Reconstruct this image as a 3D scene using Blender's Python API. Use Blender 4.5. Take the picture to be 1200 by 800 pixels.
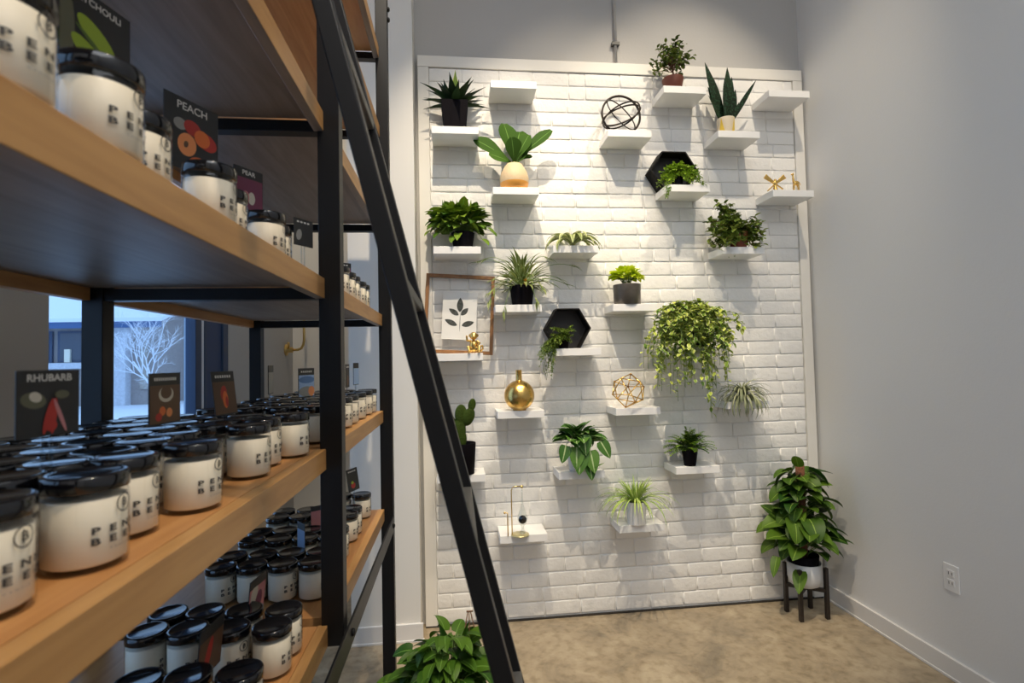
import bpy, math, random
from mathutils import Vector, Matrix

for o in list(bpy.data.objects): bpy.data.objects.remove(o, do_unlink=True)
scn = bpy.context.scene
C = scn.collection
PI = math.pi
V = Vector

# ------------------------------------------------------------------ camera, world, lights, exposure
EYE = 1.3825
def make_camera():
    yaw, pit, rol = -.1074001, -.0365289, -.0219132
    cy, sy, cp, sp, cr, sr = math.cos(yaw), math.sin(yaw), math.cos(pit), math.sin(pit), math.cos(rol), math.sin(rol)
    Ry = Matrix(((cy, 0, sy), (0, 1, 0), (-sy, 0, cy))); Rx = Matrix(((1, 0, 0), (0, cp, -sp), (0, sp, cp)))
    Rz = Matrix(((cr, -sr, 0), (sr, cr, 0), (0, 0, 1)))
    R = Rz @ Rx @ Ry
    w = lambda r: V((r[0], r[2], -r[1]))
    right, down, fwd = w(R[0]), w(R[1]), w(R[2])
    M = Matrix((right, -down, -fwd)).transposed().to_4x4(); M.translation = V((0, 0, EYE))
    cd = bpy.data.cameras.new('camera'); cd.sensor_width = 36; cd.lens = 607.03 / 1200 * 36
    cd.clip_start = .02; cd.clip_end = 200
    cd.dof.use_dof = True; cd.dof.focus_distance = 2.5; cd.dof.aperture_fstop = 5.6
    co = bpy.data.objects.new('camera', cd); C.objects.link(co); co.matrix_world = M
    scn.camera = co
make_camera()
scn.view_settings.view_transform = 'Standard'; scn.view_settings.look = 'None'
scn.view_settings.exposure = 0.0; scn.view_settings.gamma = 1.0; scn.view_settings.use_curve_mapping = False

world = bpy.data.worlds.new('overcast'); scn.world = world; world.use_nodes = True
bg = world.node_tree.nodes['Background']; bg.inputs[0].default_value = (.42, .65, 1.0, 1); bg.inputs[1].default_value = 1.7

def spot(name, loc, target, power, size_deg, blend, col, radius=.03):
    l = bpy.data.lights.new(name, 'SPOT'); l.energy = power; l.spot_size = math.radians(size_deg); l.spot_blend = blend
    l.color = col; l.shadow_soft_size = radius
    o = bpy.data.objects.new(name, l); C.objects.link(o); o.location = loc
    o.rotation_euler = (V(target) - V(loc)).to_track_quat('-Z', 'Y').to_euler()
    return o
def area(name, loc, rot, sx, sy, power, col, portal=False):
    l = bpy.data.lights.new(name, 'AREA'); l.shape = 'RECTANGLE'; l.size = sx; l.size_y = sy; l.energy = power; l.color = col
    if portal: l.cycles.is_portal = True
    o = bpy.data.objects.new(name, l); C.objects.link(o); o.location = loc; o.rotation_euler = rot
    return o
WARM = (1.0, .85, .64)
spot('track_light', (-.05, 1.0, 4.6), (.45, 2.8, .95), 395, 46, .6, WARM, .02)
spot('track_light', (.55, 1.45, 4.6), (.8, 2.8, 1.8), 125, 46, .7, WARM, .02)
spot('track_light', (1.5, 1.4, 4.6), (1.25, 2.8, 1.85), 175, 52, .6, WARM, .02)
spot('track_light', (.5, .1, 4.6), (-.45, .9, 1.2), 190, 50, .8, (1, .80, .56))
spot('track_light', (.9, -.3, 4.6), (.7, 1.4, 0), 90, 60, .8, WARM)
spot('track_light', (-.85, 2.7, 4.6), (-1.1, 4.1, 1.5), 110, 60, .8, WARM)
area('window_daylight', (-1.32, 2.3, 1.6), (0, math.radians(-90), 0), 3.0, 1.1, 10, (.55, .75, 1), True)
area('window_daylight', (-1.32, .065, 1.6), (0, math.radians(-90), 0), 3.0, 1.8, 10, (.55, .75, 1), True)
area('ceiling_fill_light', (.6, -1.6, 4.9), (0, 0, 0), 3.0, 3.0, 92, (.93, .96, 1.0))  # unseen fill lamp, added to lift the ambient light of the room

# ------------------------------------------------------------------ helpers
class MB:
    def __init__(s): s.v = []; s.f = []; s.m = []; s.sm = []; s.t = []; s.uv = []
    def add(s, vs, fs, m=0, smooth=True, tint=.5, uvs=None):
        b = len(s.v); s.v += [tuple(p) for p in vs]; s.t += [tint] * len(vs)
        s.uv += uvs if uvs else [(0, 0)] * len(vs)
        for f in fs: s.f.append(tuple(b + i for i in f)); s.m.append(m); s.sm.append(smooth)
    def box(s, x0, x1, y0, y1, z0, z1, m=0, M=None):
        vs = [V((x, y, z)) for z in (z0, z1) for y in (y0, y1) for x in (x0, x1)]
        if M is not None: vs = [M @ p for p in vs]
        s.add(vs, [(0, 2, 3, 1), (4, 5, 7, 6), (0, 1, 5, 4), (1, 3, 7, 5), (3, 2, 6, 7), (2, 0, 4, 6)], m, False)
    def lathe(s, prof, n=32, c=(0, 0, 0), m=0, M=None, smooth=True, sq=0):
        vs = []; fs = []; k = len(prof)
        for r, z in prof:
            for i in range(n):
                a = 2 * PI * i / n; p = V((c[0] + r * math.cos(a), c[1] + r * math.sin(a), c[2] + z))
                vs.append(M @ p if M is not None else p)
        for j in range(k - 1):
            for i in range(n):
                i2 = (i + 1) % n; fs.append((j * n + i, j * n + i2, (j + 1) * n + i2, (j + 1) * n + i))
        if prof[0][0] > 1e-6: fs.append(tuple(reversed(range(n))))
        if prof[-1][0] > 1e-6: fs.append(tuple((k - 1) * n + i for i in range(n)))
        s.add(vs, fs, m, smooth)
    def tube(s, pts, r, n=6, m=0, closed=False, tint=.5):
        pts = [V(p) for p in pts]; k = len(pts); rs = r if isinstance(r, (list, tuple)) else [r] * k
        vs = []; fs = []; prev = None
        for i, p in enumerate(pts):
            a = pts[(i - 1) % k] if closed or i > 0 else p; b = pts[(i + 1) % k] if closed or i < k - 1 else p
            d = (b - a).normalized() if (b - a).length > 1e-9 else V((0, 0, 1))
            if prev is None:
                u = d.cross(V((0, 0, 1)))
                if u.length < .1: u = d.cross(V((1, 0, 0)))
            else: u = prev - d * prev.dot(d)
            u.normalize(); prev = u; w = d.cross(u)
            for j in range(n):
                t = 2 * PI * j / n; vs.append(p + (u * math.cos(t) + w * math.sin(t)) * rs[i])
        for i in range(k if closed else k - 1):
            for j in range(n):
                a, b = i * n + j, i * n + (j + 1) % n; i2 = (i + 1) % k
                fs.append((a, b, i2 * n + (j + 1) % n, i2 * n + j))
        if not closed: fs += [tuple(reversed(range(n))), tuple((k - 1) * n + j for j in range(n))]
        s.add(vs, fs, m, True, tint)
    def ball(s, c, r, m=0, sc=(1, 1, 1), n=14, M=None):
        prof = [(max(1e-5, r * math.sin(PI * i / n)), -r * math.cos(PI * i / n)) for i in range(n + 1)]
        vs = []; fs = []; q = 16
        for rr, z in prof:
            for i in range(q):
                a = 2 * PI * i / q; p = V((rr * math.cos(a) * sc[0], rr * math.sin(a) * sc[1], z * sc[2]))
                if M is not None: p = M @ p
                vs.append(V(c) + p)
        for j in range(n):
            for i in range(q):
                i2 = (i + 1) % q; fs.append((j * q + i, j * q + i2, (j + 1) * q + i2, (j + 1) * q + i))
        s.add(vs, fs, m, True)
    def leaf(s, p, d, L, W, droop=.6, shape='oval', fold=.25, seg=6, m=0, tint=None, up=V((0, 0, 1)), twist=0, wave=0):
        p = V(p); d = V(d).normalized(); side = d.cross(up)
        if side.length < .05: side = V((random.uniform(-1, 1), random.uniform(-1, 1), 0)).cross(d)
        side.normalize()
        if twist: side = Matrix.Rotation(twist, 3, d) @ side
        nrm = side.cross(d); vs = []; uv = []; fs = []
        st = L / seg; R = Matrix.Rotation(-droop / seg, 3, side)
        tint = random.random() if tint is None else tint
        for i in range(seg + 1):
            t = i / seg; w = W * .5 * SH[shape](t)
            wz = wave * math.sin(t * 9) * W
            for k, q in ((-1, -1), (0, 0), (1, 1)):
                off = side * (q * w) + nrm * (abs(q) * w * fold + (wz if q else 0) * q)
                vs.append(p + off); uv.append(((q + 1) / 2, t))
            p = p + d * st; d = R @ d; nrm = R @ nrm
        for i in range(seg):
            a = i * 3
            fs += [(a, a + 1, a + 4, a + 3), (a + 1, a + 2, a + 5, a + 4)]
        s.add(vs, fs, m, True, tint, uv)
    def build(s, name, mats, parent=None, bevel=0, mods=None, loc=None):
        me = bpy.data.meshes.new(name); me.from_pydata(s.v, [], s.f)
        for mt in (mats if isinstance(mats, (list, tuple)) else [mats]): me.materials.append(mt)
        me.polygons.foreach_set('material_index', s.m); me.polygons.foreach_set('use_smooth', s.sm)
        at = me.attributes.new('tint', 'FLOAT', 'POINT'); at.data.foreach_set('value', s.t)
        ul = me.uv_layers.new(name='uv')
        for lp in me.loops: ul.data[lp.index].uv = s.uv[lp.vertex_index]
        me.update()
        o = bpy.data.objects.new(name, me); C.objects.link(o)
        if parent: o.parent = parent
        if loc: o.location = loc
        if bevel:
            b = o.modifiers.new('bevel', 'BEVEL'); b.width = bevel; b.segments = 2; b.limit_method = 'ANGLE'
        return o
SH = {
    'oval': lambda t: math.sin(PI * min(1, t ** .85)) ** .8 if 0 < t < 1 else .02,
    'heart': lambda t: (1.0 if t > .0 else .75) * (math.cos((t - .22) * 2.0) ** .8 if t < .999 else 0.02) if t > .22 else .7 + .3 * math.sin(t / .22 * PI / 2),
    'obov': lambda t: .12 + .88 * math.sin(PI * t ** 1.7) ** .7 if t < .999 else .3,
    'lance': lambda t: (.55 + .45 * math.sin(PI * min(1, t * 1.3))) * (1 - t ** 2.2) + .01,
    'strap': lambda t: (1 - t ** 3) * (.75 + .25 * t) + .01,
    'sword': lambda t: (.6 + .5 * math.sin(PI * t)) * (1 - t ** 4) + .01,
}
def tag(o, label, cat, group=None):
    o['label'] = label; o['category'] = cat
    if group: o['group'] = group
    return o
def thing(name, label, cat, loc=(0, 0, 0), rz=0, group=None):
    o = bpy.data.objects.new(name, None); C.objects.link(o); o.empty_display_size = .05
    o.location = loc; o.rotation_euler = (0, 0, rz)
    return tag(o, label, cat, group)
def struct(o): o['kind'] = 'structure'; return o
def deep(o, parent=None):
    c = o.copy(); C.objects.link(c); c.parent = parent
    for ch in list(o.children): deep(ch, c)
    return c

# ------------------------------------------------------------------ materials
def mat(name, col, rough=.5, metal=0, coat=0, spec=.5, bump=0, bscale=60, var=0, vscale=8, sss=0):
    m = bpy.data.materials.new(name); m.use_nodes = True; nt = m.node_tree; n = nt.nodes; b = n['Principled BSDF']
    b.inputs['Base Color'].default_value = (*col, 1); b.inputs['Roughness'].default_value = rough
    b.inputs['Metallic'].default_value = metal; b.inputs['Coat Weight'].default_value = coat
    b.inputs['Specular IOR Level'].default_value = spec
    tc = n.new('ShaderNodeTexCoord')
    if var:
        no = n.new('ShaderNodeTexNoise'); no.inputs['Scale'].default_value = vscale; no.inputs['Detail'].default_value = 5
        nt.links.new(tc.outputs['Object'], no.inputs['Vector'])
        r = n.new('ShaderNodeValToRGB'); r.color_ramp.elements[0].position = .3; r.color_ramp.elements[1].position = .7
        r.color_ramp.elements[0].color = (*[c * (1 - var) for c in col], 1); r.color_ramp.elements[1].color = (*[min(1, c * (1 + var)) for c in col], 1)
        nt.links.new(no.outputs['Fac'], r.inputs['Fac']); nt.links.new(r.outputs['Color'], b.inputs['Base Color'])
    if bump:
        no = n.new('ShaderNodeTexNoise'); no.inputs['Scale'].default_value = bscale; no.inputs['Detail'].default_value = 6
        nt.links.new(tc.outputs['Object'], no.inputs['Vector'])
        bp = n.new('ShaderNodeBump'); bp.inputs['Strength'].default_value = bump; bp.inputs['Distance'].default_value = .01
        nt.links.new(no.outputs['Fac'], bp.inputs['Height']); nt.links.new(bp.outputs['Normal'], b.inputs['Normal'])
    return m
def wood(name, c1, c2, rough=.45, axis='Y'):
    m = bpy.data.materials.new(name); m.use_nodes = True; nt = m.node_tree; n = nt.nodes; b = n['Principled BSDF']
    tc = n.new('ShaderNodeTexCoord'); mp = n.new('ShaderNodeMapping')
    mp.inputs['Scale'].default_value = {'Y': (18, 1.6, 18), 'X': (1.6, 18, 18), 'Z': (18, 18, 1.6)}[axis]
    no = n.new('ShaderNodeTexNoise'); no.inputs['Scale'].default_value = 2.2; no.inputs['Detail'].default_value = 7; no.inputs['Distortion'].default_value = .8
    r = n.new('ShaderNodeValToRGB'); r.color_ramp.elements[0].position = .32; r.color_ramp.elements[1].position = .68
    r.color_ramp.elements[0].color = (*c1, 1); r.color_ramp.elements[1].color = (*c2, 1)
    nt.links.new(tc.outputs['Object'], mp.inputs[0]); nt.links.new(mp.outputs[0], no.inputs['Vector'])
    nt.links.new(no.outputs['Fac'], r.inputs['Fac']); nt.links.new(r.outputs['Color'], b.inputs['Base Color'])
    b.inputs['Roughness'].default_value = rough
    return m
def leafmat(name, c1, c2, rib=None, ribw=.06, edge=None, edgew=.12, rough=.42, speck=None):
    if c2[1] < .45 and 'silver' not in name: c1 = (c1[0] * 1.1, c1[1] * .80, c1[2] * .7); c2 = (c2[0] * 1.1, c2[1] * .84, c2[2] * .7)
    """c1..c2 vary leaf by leaf; rib = colour of the midrib, edge = colour of the leaf margin"""
    m = bpy.data.materials.new(name); m.use_nodes = True; nt = m.node_tree; n = nt.nodes; L = nt.links; b = n['Principled BSDF']
    at = n.new('ShaderNodeAttribute'); at.attribute_name = 'tint'
    mx = n.new('ShaderNodeMix'); mx.data_type = 'RGBA'; mx.inputs[6].default_value = (*c1, 1); mx.inputs[7].default_value = (*c2, 1)
    L.new(at.outputs['Fac'], mx.inputs[0]); out = mx.outputs[2]
    uv = n.new('ShaderNodeUVMap'); sp = n.new('ShaderNodeSeparateXYZ'); L.new(uv.outputs[0], sp.inputs[0])
    sb = n.new('ShaderNodeMath'); sb.operation = 'SUBTRACT'; L.new(sp.outputs[0], sb.inputs[0]); sb.inputs[1].default_value = .5
    ab = n.new('ShaderNodeMath'); ab.operation = 'ABSOLUTE'; L.new(sb.outputs[0], ab.inputs[0])
    def mixin(out, col, op, th):
        c = n.new('ShaderNodeMath'); c.operation = op; L.new(ab.outputs[0], c.inputs[0]); c.inputs[1].default_value = th
        x = n.new('ShaderNodeMix'); x.data_type = 'RGBA'; L.new(c.outputs[0], x.inputs[0]); L.new(out, x.inputs[6]); x.inputs[7].default_value = (*col, 1)
        return x.outputs[2]
    if speck:
        tc = n.new('ShaderNodeTexCoord'); no = n.new('ShaderNodeTexNoise'); no.inputs['Scale'].default_value = 90
        L.new(tc.outputs['Object'], no.inputs['Vector'])
        g = n.new('ShaderNodeMath'); g.operation = 'GREATER_THAN'; g.inputs[1].default_value = .56; L.new(no.outputs['Fac'], g.inputs[0])
        x = n.new('ShaderNodeMix'); x.data_type = 'RGBA'; L.new(g.outputs[0], x.inputs[0]); L.new(out, x.inputs[6]); x.inputs[7].default_value = (*speck, 1)
        out = x.outputs[2]
    if edge: out = mixin(out, edge, 'GREATER_THAN', .5 - edgew)
    if rib: out = mixin(out, rib, 'LESS_THAN', ribw)
    L.new(out, b.inputs['Base Color']); b.inputs['Roughness'].default_value = rough + .06; b.inputs['Specular IOR Level'].default_value = .3
    tr = n.new('ShaderNodeBsdfTranslucent'); L.new(out, tr.inputs[0])
    ms = n.new('ShaderNodeMixShader'); ms.inputs[0].default_value = .18
    L.new(b.outputs[0], ms.inputs[1]); L.new(tr.outputs[0], ms.inputs[2]); L.new(ms.outputs[0], n['Material Output'].inputs[0])
    return m
def glass(name, tint=(1, 1, 1), rough=.0, ior=1.45):
    m = bpy.data.materials.new(name); m.use_nodes = True; nt = m.node_tree; n = nt.nodes
    n.remove(n['Principled BSDF'])
    t = n.new('ShaderNodeBsdfTransparent'); t.inputs[0].default_value = (*tint, 1)
    g = n.new('ShaderNodeBsdfGlossy'); g.inputs['Roughness'].default_value = rough
    lw = n.new('ShaderNodeLayerWeight'); lw.inputs['Blend'].default_value = .5
    pw = n.new('ShaderNodeMath'); pw.operation = 'POWER'; nt.links.new(lw.outputs['Facing'], pw.inputs[0]); pw.inputs[1].default_value = 4.0
    f = n.new('ShaderNodeMath'); f.operation = 'MULTIPLY_ADD'; nt.links.new(pw.outputs[0], f.inputs[0]); f.inputs[1].default_value = .8; f.inputs[2].default_value = ((ior - 1) / (ior + 1)) ** 2
    mx = n.new('ShaderNodeMixShader'); nt.links.new(f.outputs[0], mx.inputs[0]); nt.links.new(t.outputs[0], mx.inputs[1]); nt.links.new(g.outputs[0], mx.inputs[2])
    nt.links.new(mx.outputs[0], n['Material Output'].inputs[0])
    return m

M_brick = mat('white_painted_brick', (.84, .825, .79), .5, bump=.3, bscale=45, var=.03, vscale=3)
M_trim = mat('cream_painted_trim', (.78, .755, .70), .5)
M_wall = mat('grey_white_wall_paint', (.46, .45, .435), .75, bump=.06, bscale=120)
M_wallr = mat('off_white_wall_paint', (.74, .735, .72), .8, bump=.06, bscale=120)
M_pil = mat('warm_white_wall_paint', (.74, .71, .65), .7)
M_base = mat('baseboard_paint', (.72, .70, .67), .4)
M_ceil = mat('ceiling_paint', (.55, .54, .52), .8)
M_white = mat('white_lacquered_shelf', (.86, .85, .83), .35)
M_black = mat('black_powder_coated_steel', (.006, .006, .007), .42, spec=.28)
M_grey = mat('worn_grey_steel', (.10, .10, .095), .5, metal=.2)
M_lid = mat('gloss_black_lid', (.006, .006, .008), .10, spec=.7)
M_wax = mat('cream_wax', (.82, .75, .60), .55)
M_glass = glass('clear_jar_glass')
M_bulb = glass('thick_clear_glass', (.93, .95, .94), .0, 2.0)
M_pane = glass('window_pane_glass', (.93, .97, 1.0))
M_ink = mat('dark_grey_print', (.05, .048, .045), .6)
M_faint = mat('pale_grey_print', (.38, .36, .32), .6)
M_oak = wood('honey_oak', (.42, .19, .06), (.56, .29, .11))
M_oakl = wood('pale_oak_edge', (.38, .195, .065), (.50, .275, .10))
M_under = wood('shaded_plywood', (.19, .145, .105), (.27, .21, .16))  # grey-brown ply, the gloom under the lower boards put into its colour
M_gold = mat('polished_gold', (.80, .52, .16), .27, metal=1)
M_brass = mat('brass', (.72, .50, .18), .3, metal=1)
M_pblack = mat('matt_black_pot', (.006, .005, .007), .75, spec=.06)
M_soil = mat('potting_soil', (.045, .03, .02), .95, bump=.8, bscale=150)
M_frame = wood('walnut_picture_frame', (.20, .085, .025), (.32, .15, .05), axis='Z')
M_navy = mat('navy_window_frame', (.02, .05, .12), .4)
M_stemg = mat('green_stem', (.20, .30, .07), .6)
M_stemb = mat('woody_brown_stem', (.16, .08, .04), .8)

def floor_mat():
    m = bpy.data.materials.new('polished_concrete'); m.use_nodes = True; nt = m.node_tree; n = nt.nodes; L = nt.links; b = n['Principled BSDF']
    tc = n.new('ShaderNodeTexCoord')
    a = n.new('ShaderNodeTexNoise'); a.inputs['Scale'].default_value = 3.6; a.inputs['Detail'].default_value = 10; a.inputs['Roughness'].default_value = .68; a.inputs['Distortion'].default_value = .7
    L.new(tc.outputs['Object'], a.inputs['Vector'])
    r = n.new('ShaderNodeValToRGB'); e = r.color_ramp.elements
    e[0].position = .34; e[0].color = (.215, .175, .12, 1); e[1].position = .66; e[1].color = (.43, .355, .245, 1)
    x = e.new(.5); x.color = (.34, .27, .18, 1)
    L.new(a.outputs['Fac'], r.inputs['Fac'])
    c = n.new('ShaderNodeTexNoise'); c.inputs['Scale'].default_value = 24; c.inputs['Detail'].default_value = 6
    L.new(tc.outputs['Object'], c.inputs['Vector'])
    r2 = n.new('ShaderNodeValToRGB'); r2.color_ramp.elements[0].position = .33; r2.color_ramp.elements[0].color = (.74, .72, .68, 1); r2.color_ramp.elements[1].position = .52; r2.color_ramp.elements[1].color = (1, 1, 1, 1)
    L.new(c.outputs['Fac'], r2.inputs['Fac'])
    mx = n.new('ShaderNodeMix'); mx.data_type = 'RGBA'; mx.blend_type = 'MULTIPLY'; mx.inputs[0].default_value = 1
    L.new(r.outputs[0], mx.inputs[6]); L.new(r2.outputs[0], mx.inputs[7]); L.new(mx.outputs[2], b.inputs['Base Color'])
    b.inputs['Roughness'].default_value = .42
    bp = n.new('ShaderNodeBump'); bp.inputs['Strength'].default_value = .15; bp.inputs['Distance'].default_value = .01; L.new(c.outputs['Fac'], bp.inputs['Height']); L.new(bp.outputs[0], b.inputs['Normal'])
    return m

# ------------------------------------------------------------------ room
D = 2.798; XR = 2.062; XL = -1.25; ZC = 5.0; YB = -4.0
def sbox(name, mt, *boxes, bevel=0):
    b = MB()
    for q in boxes: b.box(*q)
    return struct(b.build(name, mt, bevel=bevel))
sbox('floor', floor_mat(), (-1.45, XR + .1, YB, 4.3, -.1, 0))
sbox('ceiling', M_ceil, (XL - .2, XR + .1, YB, 4.3, ZC, ZC + .1))
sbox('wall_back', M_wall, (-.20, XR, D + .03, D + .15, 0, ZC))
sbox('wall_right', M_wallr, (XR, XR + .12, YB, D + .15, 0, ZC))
sbox('wall_front', M_wallr, (XL - .2, XR, YB - .1, YB, 0, ZC))
# pilaster left of the brick panel, side wall of the niche, far wall behind the rack
sbox('wall_pilaster', M_pil, (-.537, -.20, 2.67, 2.99, 0, ZC))
sbox('wall_niche', M_pil, (-.537, -.42, 2.99, 4.14, 0, ZC))
sbox('wall_alcove', M_pil, (XL, -.42, 4.14, 4.26, 0, ZC))
# left wall with two tall window openings
W1 = (1.74, 3.01); W2 = (-.85, .98); ZS = .25; ZH = 3.1
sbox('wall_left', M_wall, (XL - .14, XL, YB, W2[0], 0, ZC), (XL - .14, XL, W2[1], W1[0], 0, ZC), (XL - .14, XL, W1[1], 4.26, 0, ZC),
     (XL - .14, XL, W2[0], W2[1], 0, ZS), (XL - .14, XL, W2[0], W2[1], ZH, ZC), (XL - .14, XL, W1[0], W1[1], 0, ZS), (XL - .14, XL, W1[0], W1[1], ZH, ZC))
sbox('baseboard_right', M_base, (XR - .014, XR, YB, D, 0, .088), (XR - .018, XR, YB, D, 0, .012), bevel=.002)
sbox('baseboard_pilaster', M_base, (-.55, -.188, 2.656, 2.67, 0, .088), (-.555, -.183, 2.652, 2.67, 0, .012), bevel=.002)
def window(n, y0, y1, muls):
    b = MB()
    b.box(XL - .055, XL - .005, y0, y1, ZS, ZS + .06); b.box(XL - .055, XL - .005, y0, y1, ZH - .06, ZH)
    for a, c in muls: b.box(XL - .05, XL - .002, a, c, ZS + .06, ZH - .06)
    f = struct(b.build('window_%d' % n, M_navy, bevel=.003))
    g = MB(); g.box(XL - .033, XL - .027, y0, y1, ZS + .03, ZH - .03); g.build('pane', M_pane, f)
    return f
w1 = window(1, W1[0], W1[1], [(2.652, 2.712), (2.742, 2.768), (2.948, 3.01)])
wb = MB(); wb.box(XL - .045, XL - .006, 2.713, 2.741, ZS + .06, ZH - .06); wb.build('mullion_strip', mat('pale_blue_white_metal', (.75, .82, .92), .4), w1)
wb = MB(); wb.box(XL - .04, XL - .012, 2.769, 2.947, ZS + .06, ZH - .06); wb.build('infill_panel', mat('deep_blue_panel', (.03, .06, .15), .5), w1)
window(2, W2[0], W2[1], [(W2[0], W2[0] + .05), (W2[1] - .05, W2[1])])

# brick panel: real beveled bricks in running bond with a flat painted border
def brick_panel():
    rnd = random.Random(4)
    x0, x1, z0, z1 = -.122, 1.990, .012, 2.985
    b = MB(); b.box(x0, x1, D, D + .028, 0, z1)
    ch = .0757; nrow = int(round((z1 - z0) / ch)); ch = (z1 - z0) / nrow; bw = .196
    def br(xa, xb, za, zb):
        g = .0022; xa += g * rnd.uniform(.6, 1.4); xb -= g * rnd.uniform(.6, 1.4); za += g * rnd.uniform(.7, 1.6); zb -= g * rnd.uniform(.5, 1.1)
        if xb - xa < .02: return
        dp = .0058 + rnd.uniform(-.0012, .0014); tl = [rnd.uniform(-.0012, .0012) for _ in range(4)]
        rings = [(0, 0), (.0005, dp * .5), (.0022, dp * .88), (.006, dp)]
        vs = []; fs = []
        for k, (ins, y) in enumerate(rings):
            for q, (x, z) in enumerate(((xa + ins, za + ins), (xb - ins, za + ins), (xb - ins, zb - ins), (xa + ins, zb - ins))):
                vs.append((x, D + .0005 - y + (tl[q] if k else 0), z))
        for k in range(3):
            for q in range(4): q2 = (q + 1) % 4; fs.append((k * 4 + q, k * 4 + q2, k * 4 + 4 + q2, k * 4 + 4 + q))
        fs.append((12, 13, 14, 15)); b.add(vs, fs, 0, True)
    for r in range(nrow):
        za = z0 + r * ch; x = x0 - (bw * .5 if r % 2 else 0) + rnd.uniform(-.02, .02)
        while x < x1:
            w = bw * rnd.uniform(.95, 1.05); 
            if rnd.random() < .06: w *= .5
            a = max(x, x0); e = min(x + w, x1)
            if x1 - e < .03: e = x1
            br(a, e, za, za + ch); x += w if e < x1 else 9
    return struct(b.build('wall_brick', M_brick))
brick_panel()
sbox('trim_1', M_trim, (-.183, 2.048, D - .012, D + .03, 2.987, 3.049), bevel=.002)
sbox('trim_2', M_trim, (-.183, -.123, D - .012, D + .03, 0, 2.986), bevel=.002)
sbox('trim_3', M_trim, (1.991, 2.048, D - .012, D + .03, .0, 2.986), bevel=.002)
sbox('base_shadow_strip', mat('painted_gap_shadow', (.03, .025, .02), .9), (-.183, 2.048, D - .014, D - .001, 0, .007))  # dark strip painted in as the shadow line under the bricks
# conduit above the panel
cb = MB(); cb.tube([(.935, D + .018, 3.05), (.935, D + .018, 4.98)], .009, 10)
co = tag(cb.build('conduit_pipe', M_wall), 'painted metal conduit running up the wall above the brick panel', 'pipe')
cb = MB(); cb.box(.912, .958, D + .004, D + .03, 3.165, 3.185); cb.build('pipe_clamp', M_grey, co, bevel=.002)

# ------------------------------------------------------------------ outdoors (snowy day)
M_snow = mat('snow', (.80, .85, .92), .8, bump=.5, bscale=3)
struct(sbox('ground', M_snow, (-40, XL - .14, -20, 40, -.25, -.02)))
bl = thing('building', 'low brick building with snowy roof across the street outside the window', 'building', (-12.6, 21.5, -.02))
M_bw = mat('whitewashed_brick', (.60, .62, .68), .8, var=.12, vscale=12); M_bt = mat('taupe_brick', (.34, .30, .29), .8, var=.1, vscale=12)
def bpart(name, mt, *bx, bevel=0):
    b = MB()
    for q in bx: b.box(*q)
    return b.build(name, mt, bl, bevel=bevel)
bpart('wall', M_bt, (-14, .97, 0.2, 8, 0, 3.6))
bpart('brick_pier', M_bw, (-.48, -.03, -.15, .2, 0, 3.5))
bpart('awning_fascia', mat('navy_fascia', (.03, .10, .26), .5), (-14, 1.6, -.9, -.75, 2.94, 3.16))
rb = MB(); rb.add([(-14, -.95, 3.16), (1.7, -.95, 3.16), (1.7, 8, 6.4), (-14, 8, 6.4), (-14, -.95, 3.3), (1.7, -.95, 3.3), (1.7, 8, 6.6), (-14, 8, 6.6)],
   [(0, 3, 2, 1), (7, 4, 5, 6), (4, 0, 1, 5), (5, 1, 2, 6), (6, 2, 3, 7), (7, 3, 0, 4)], 0, False); rb.build('snowy_roof', M_snow, bl)
wm = mat('dark_shop_glass', (.05, .07, .11), .15)
for k in range(4):
    f = bpart('window_frame', M_navy, (-8.6 + k * 2.0, -6.8 + k * 2.0, .10, .2, 1.7, 2.9)); b = MB(); b.box(-8.5 + k * 2.0, -6.9 + k * 2.0, .08, .12, 1.78, 2.82); b.build('window_glass', wm, f)
bpart('doorway', mat('warm_grey_door', (.40, .36, .32), .7), (.35, .62, .1, .2, .6, 2.5))
bpart('sill_ledge', M_bw, (-14, -.5, -.1, .2, 1.45, 1.68))
bpart('entry_lamp', mat('warm_door_light', (.9, .85, .7), .5), (-2.3, -2.1, .0, .15, 1.7, 2.2))
# exterior column right beside the glass
ec = MB(); ec.box(-1.75, -1.45, 3.55, 3.8, -.02, 3.4)
tag(ec.build('porch_column', mat('pale_blue_grey_render', (.36, .46, .58), .7, bump=.3, bscale=80), bevel=.004), 'pale blue-grey square column just outside the window glass', 'column')
def tree(x, y, sc, seed, label):
    rnd = random.Random(seed); b = MB()
    def grow(p, d, L, r, lv):
        q = p; pts = [p]
        for k in range(3): d = (d + V((rnd.uniform(-.14, .14), rnd.uniform(-.14, .14), rnd.uniform(-.02, .1)))).normalized(); q = q + d * L / 3; pts.append(q)
        b.tube(pts, [r, r * .9, r * .8, r * .7], 5)
        if lv == 0: return
        for k in range(3 if lv > 1 else 4):
            a = rnd.uniform(0, 2 * PI); e = rnd.uniform(.35, .8)
            s = d.orthogonal().normalized(); s = Matrix.Rotation(a, 3, d) @ s
            grow(pts[rnd.choice((2, 3))], (d * math.cos(e) + s * math.sin(e)).normalized(), L * rnd.uniform(.55, .78), r * .58, lv - 1)
    grow(V((0, 0, 0)), V((0, 0, 1)), 1.0 * sc, .032 * sc, 6)
    return tag(b.build('bare_tree', mat('frosted_bark', (.85, .88, .95), .8), loc=(x, y, -.02)), label, 'tree')
tree(-4.75, 9.0, .92, 3, 'small frosted bare tree with pale branches outside the window')
hb = MB(); rnd = random.Random(8)
for k in range(600):
    hb.leaf((rnd.uniform(-15.5, -8), 26 + rnd.uniform(-.4, .4), rnd.uniform(0, 5.2)), (rnd.uniform(-1, 1), -.6, rnd.uniform(-.3, 1)), 1.1, .65, .3, 'oval', seg=3)
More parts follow.
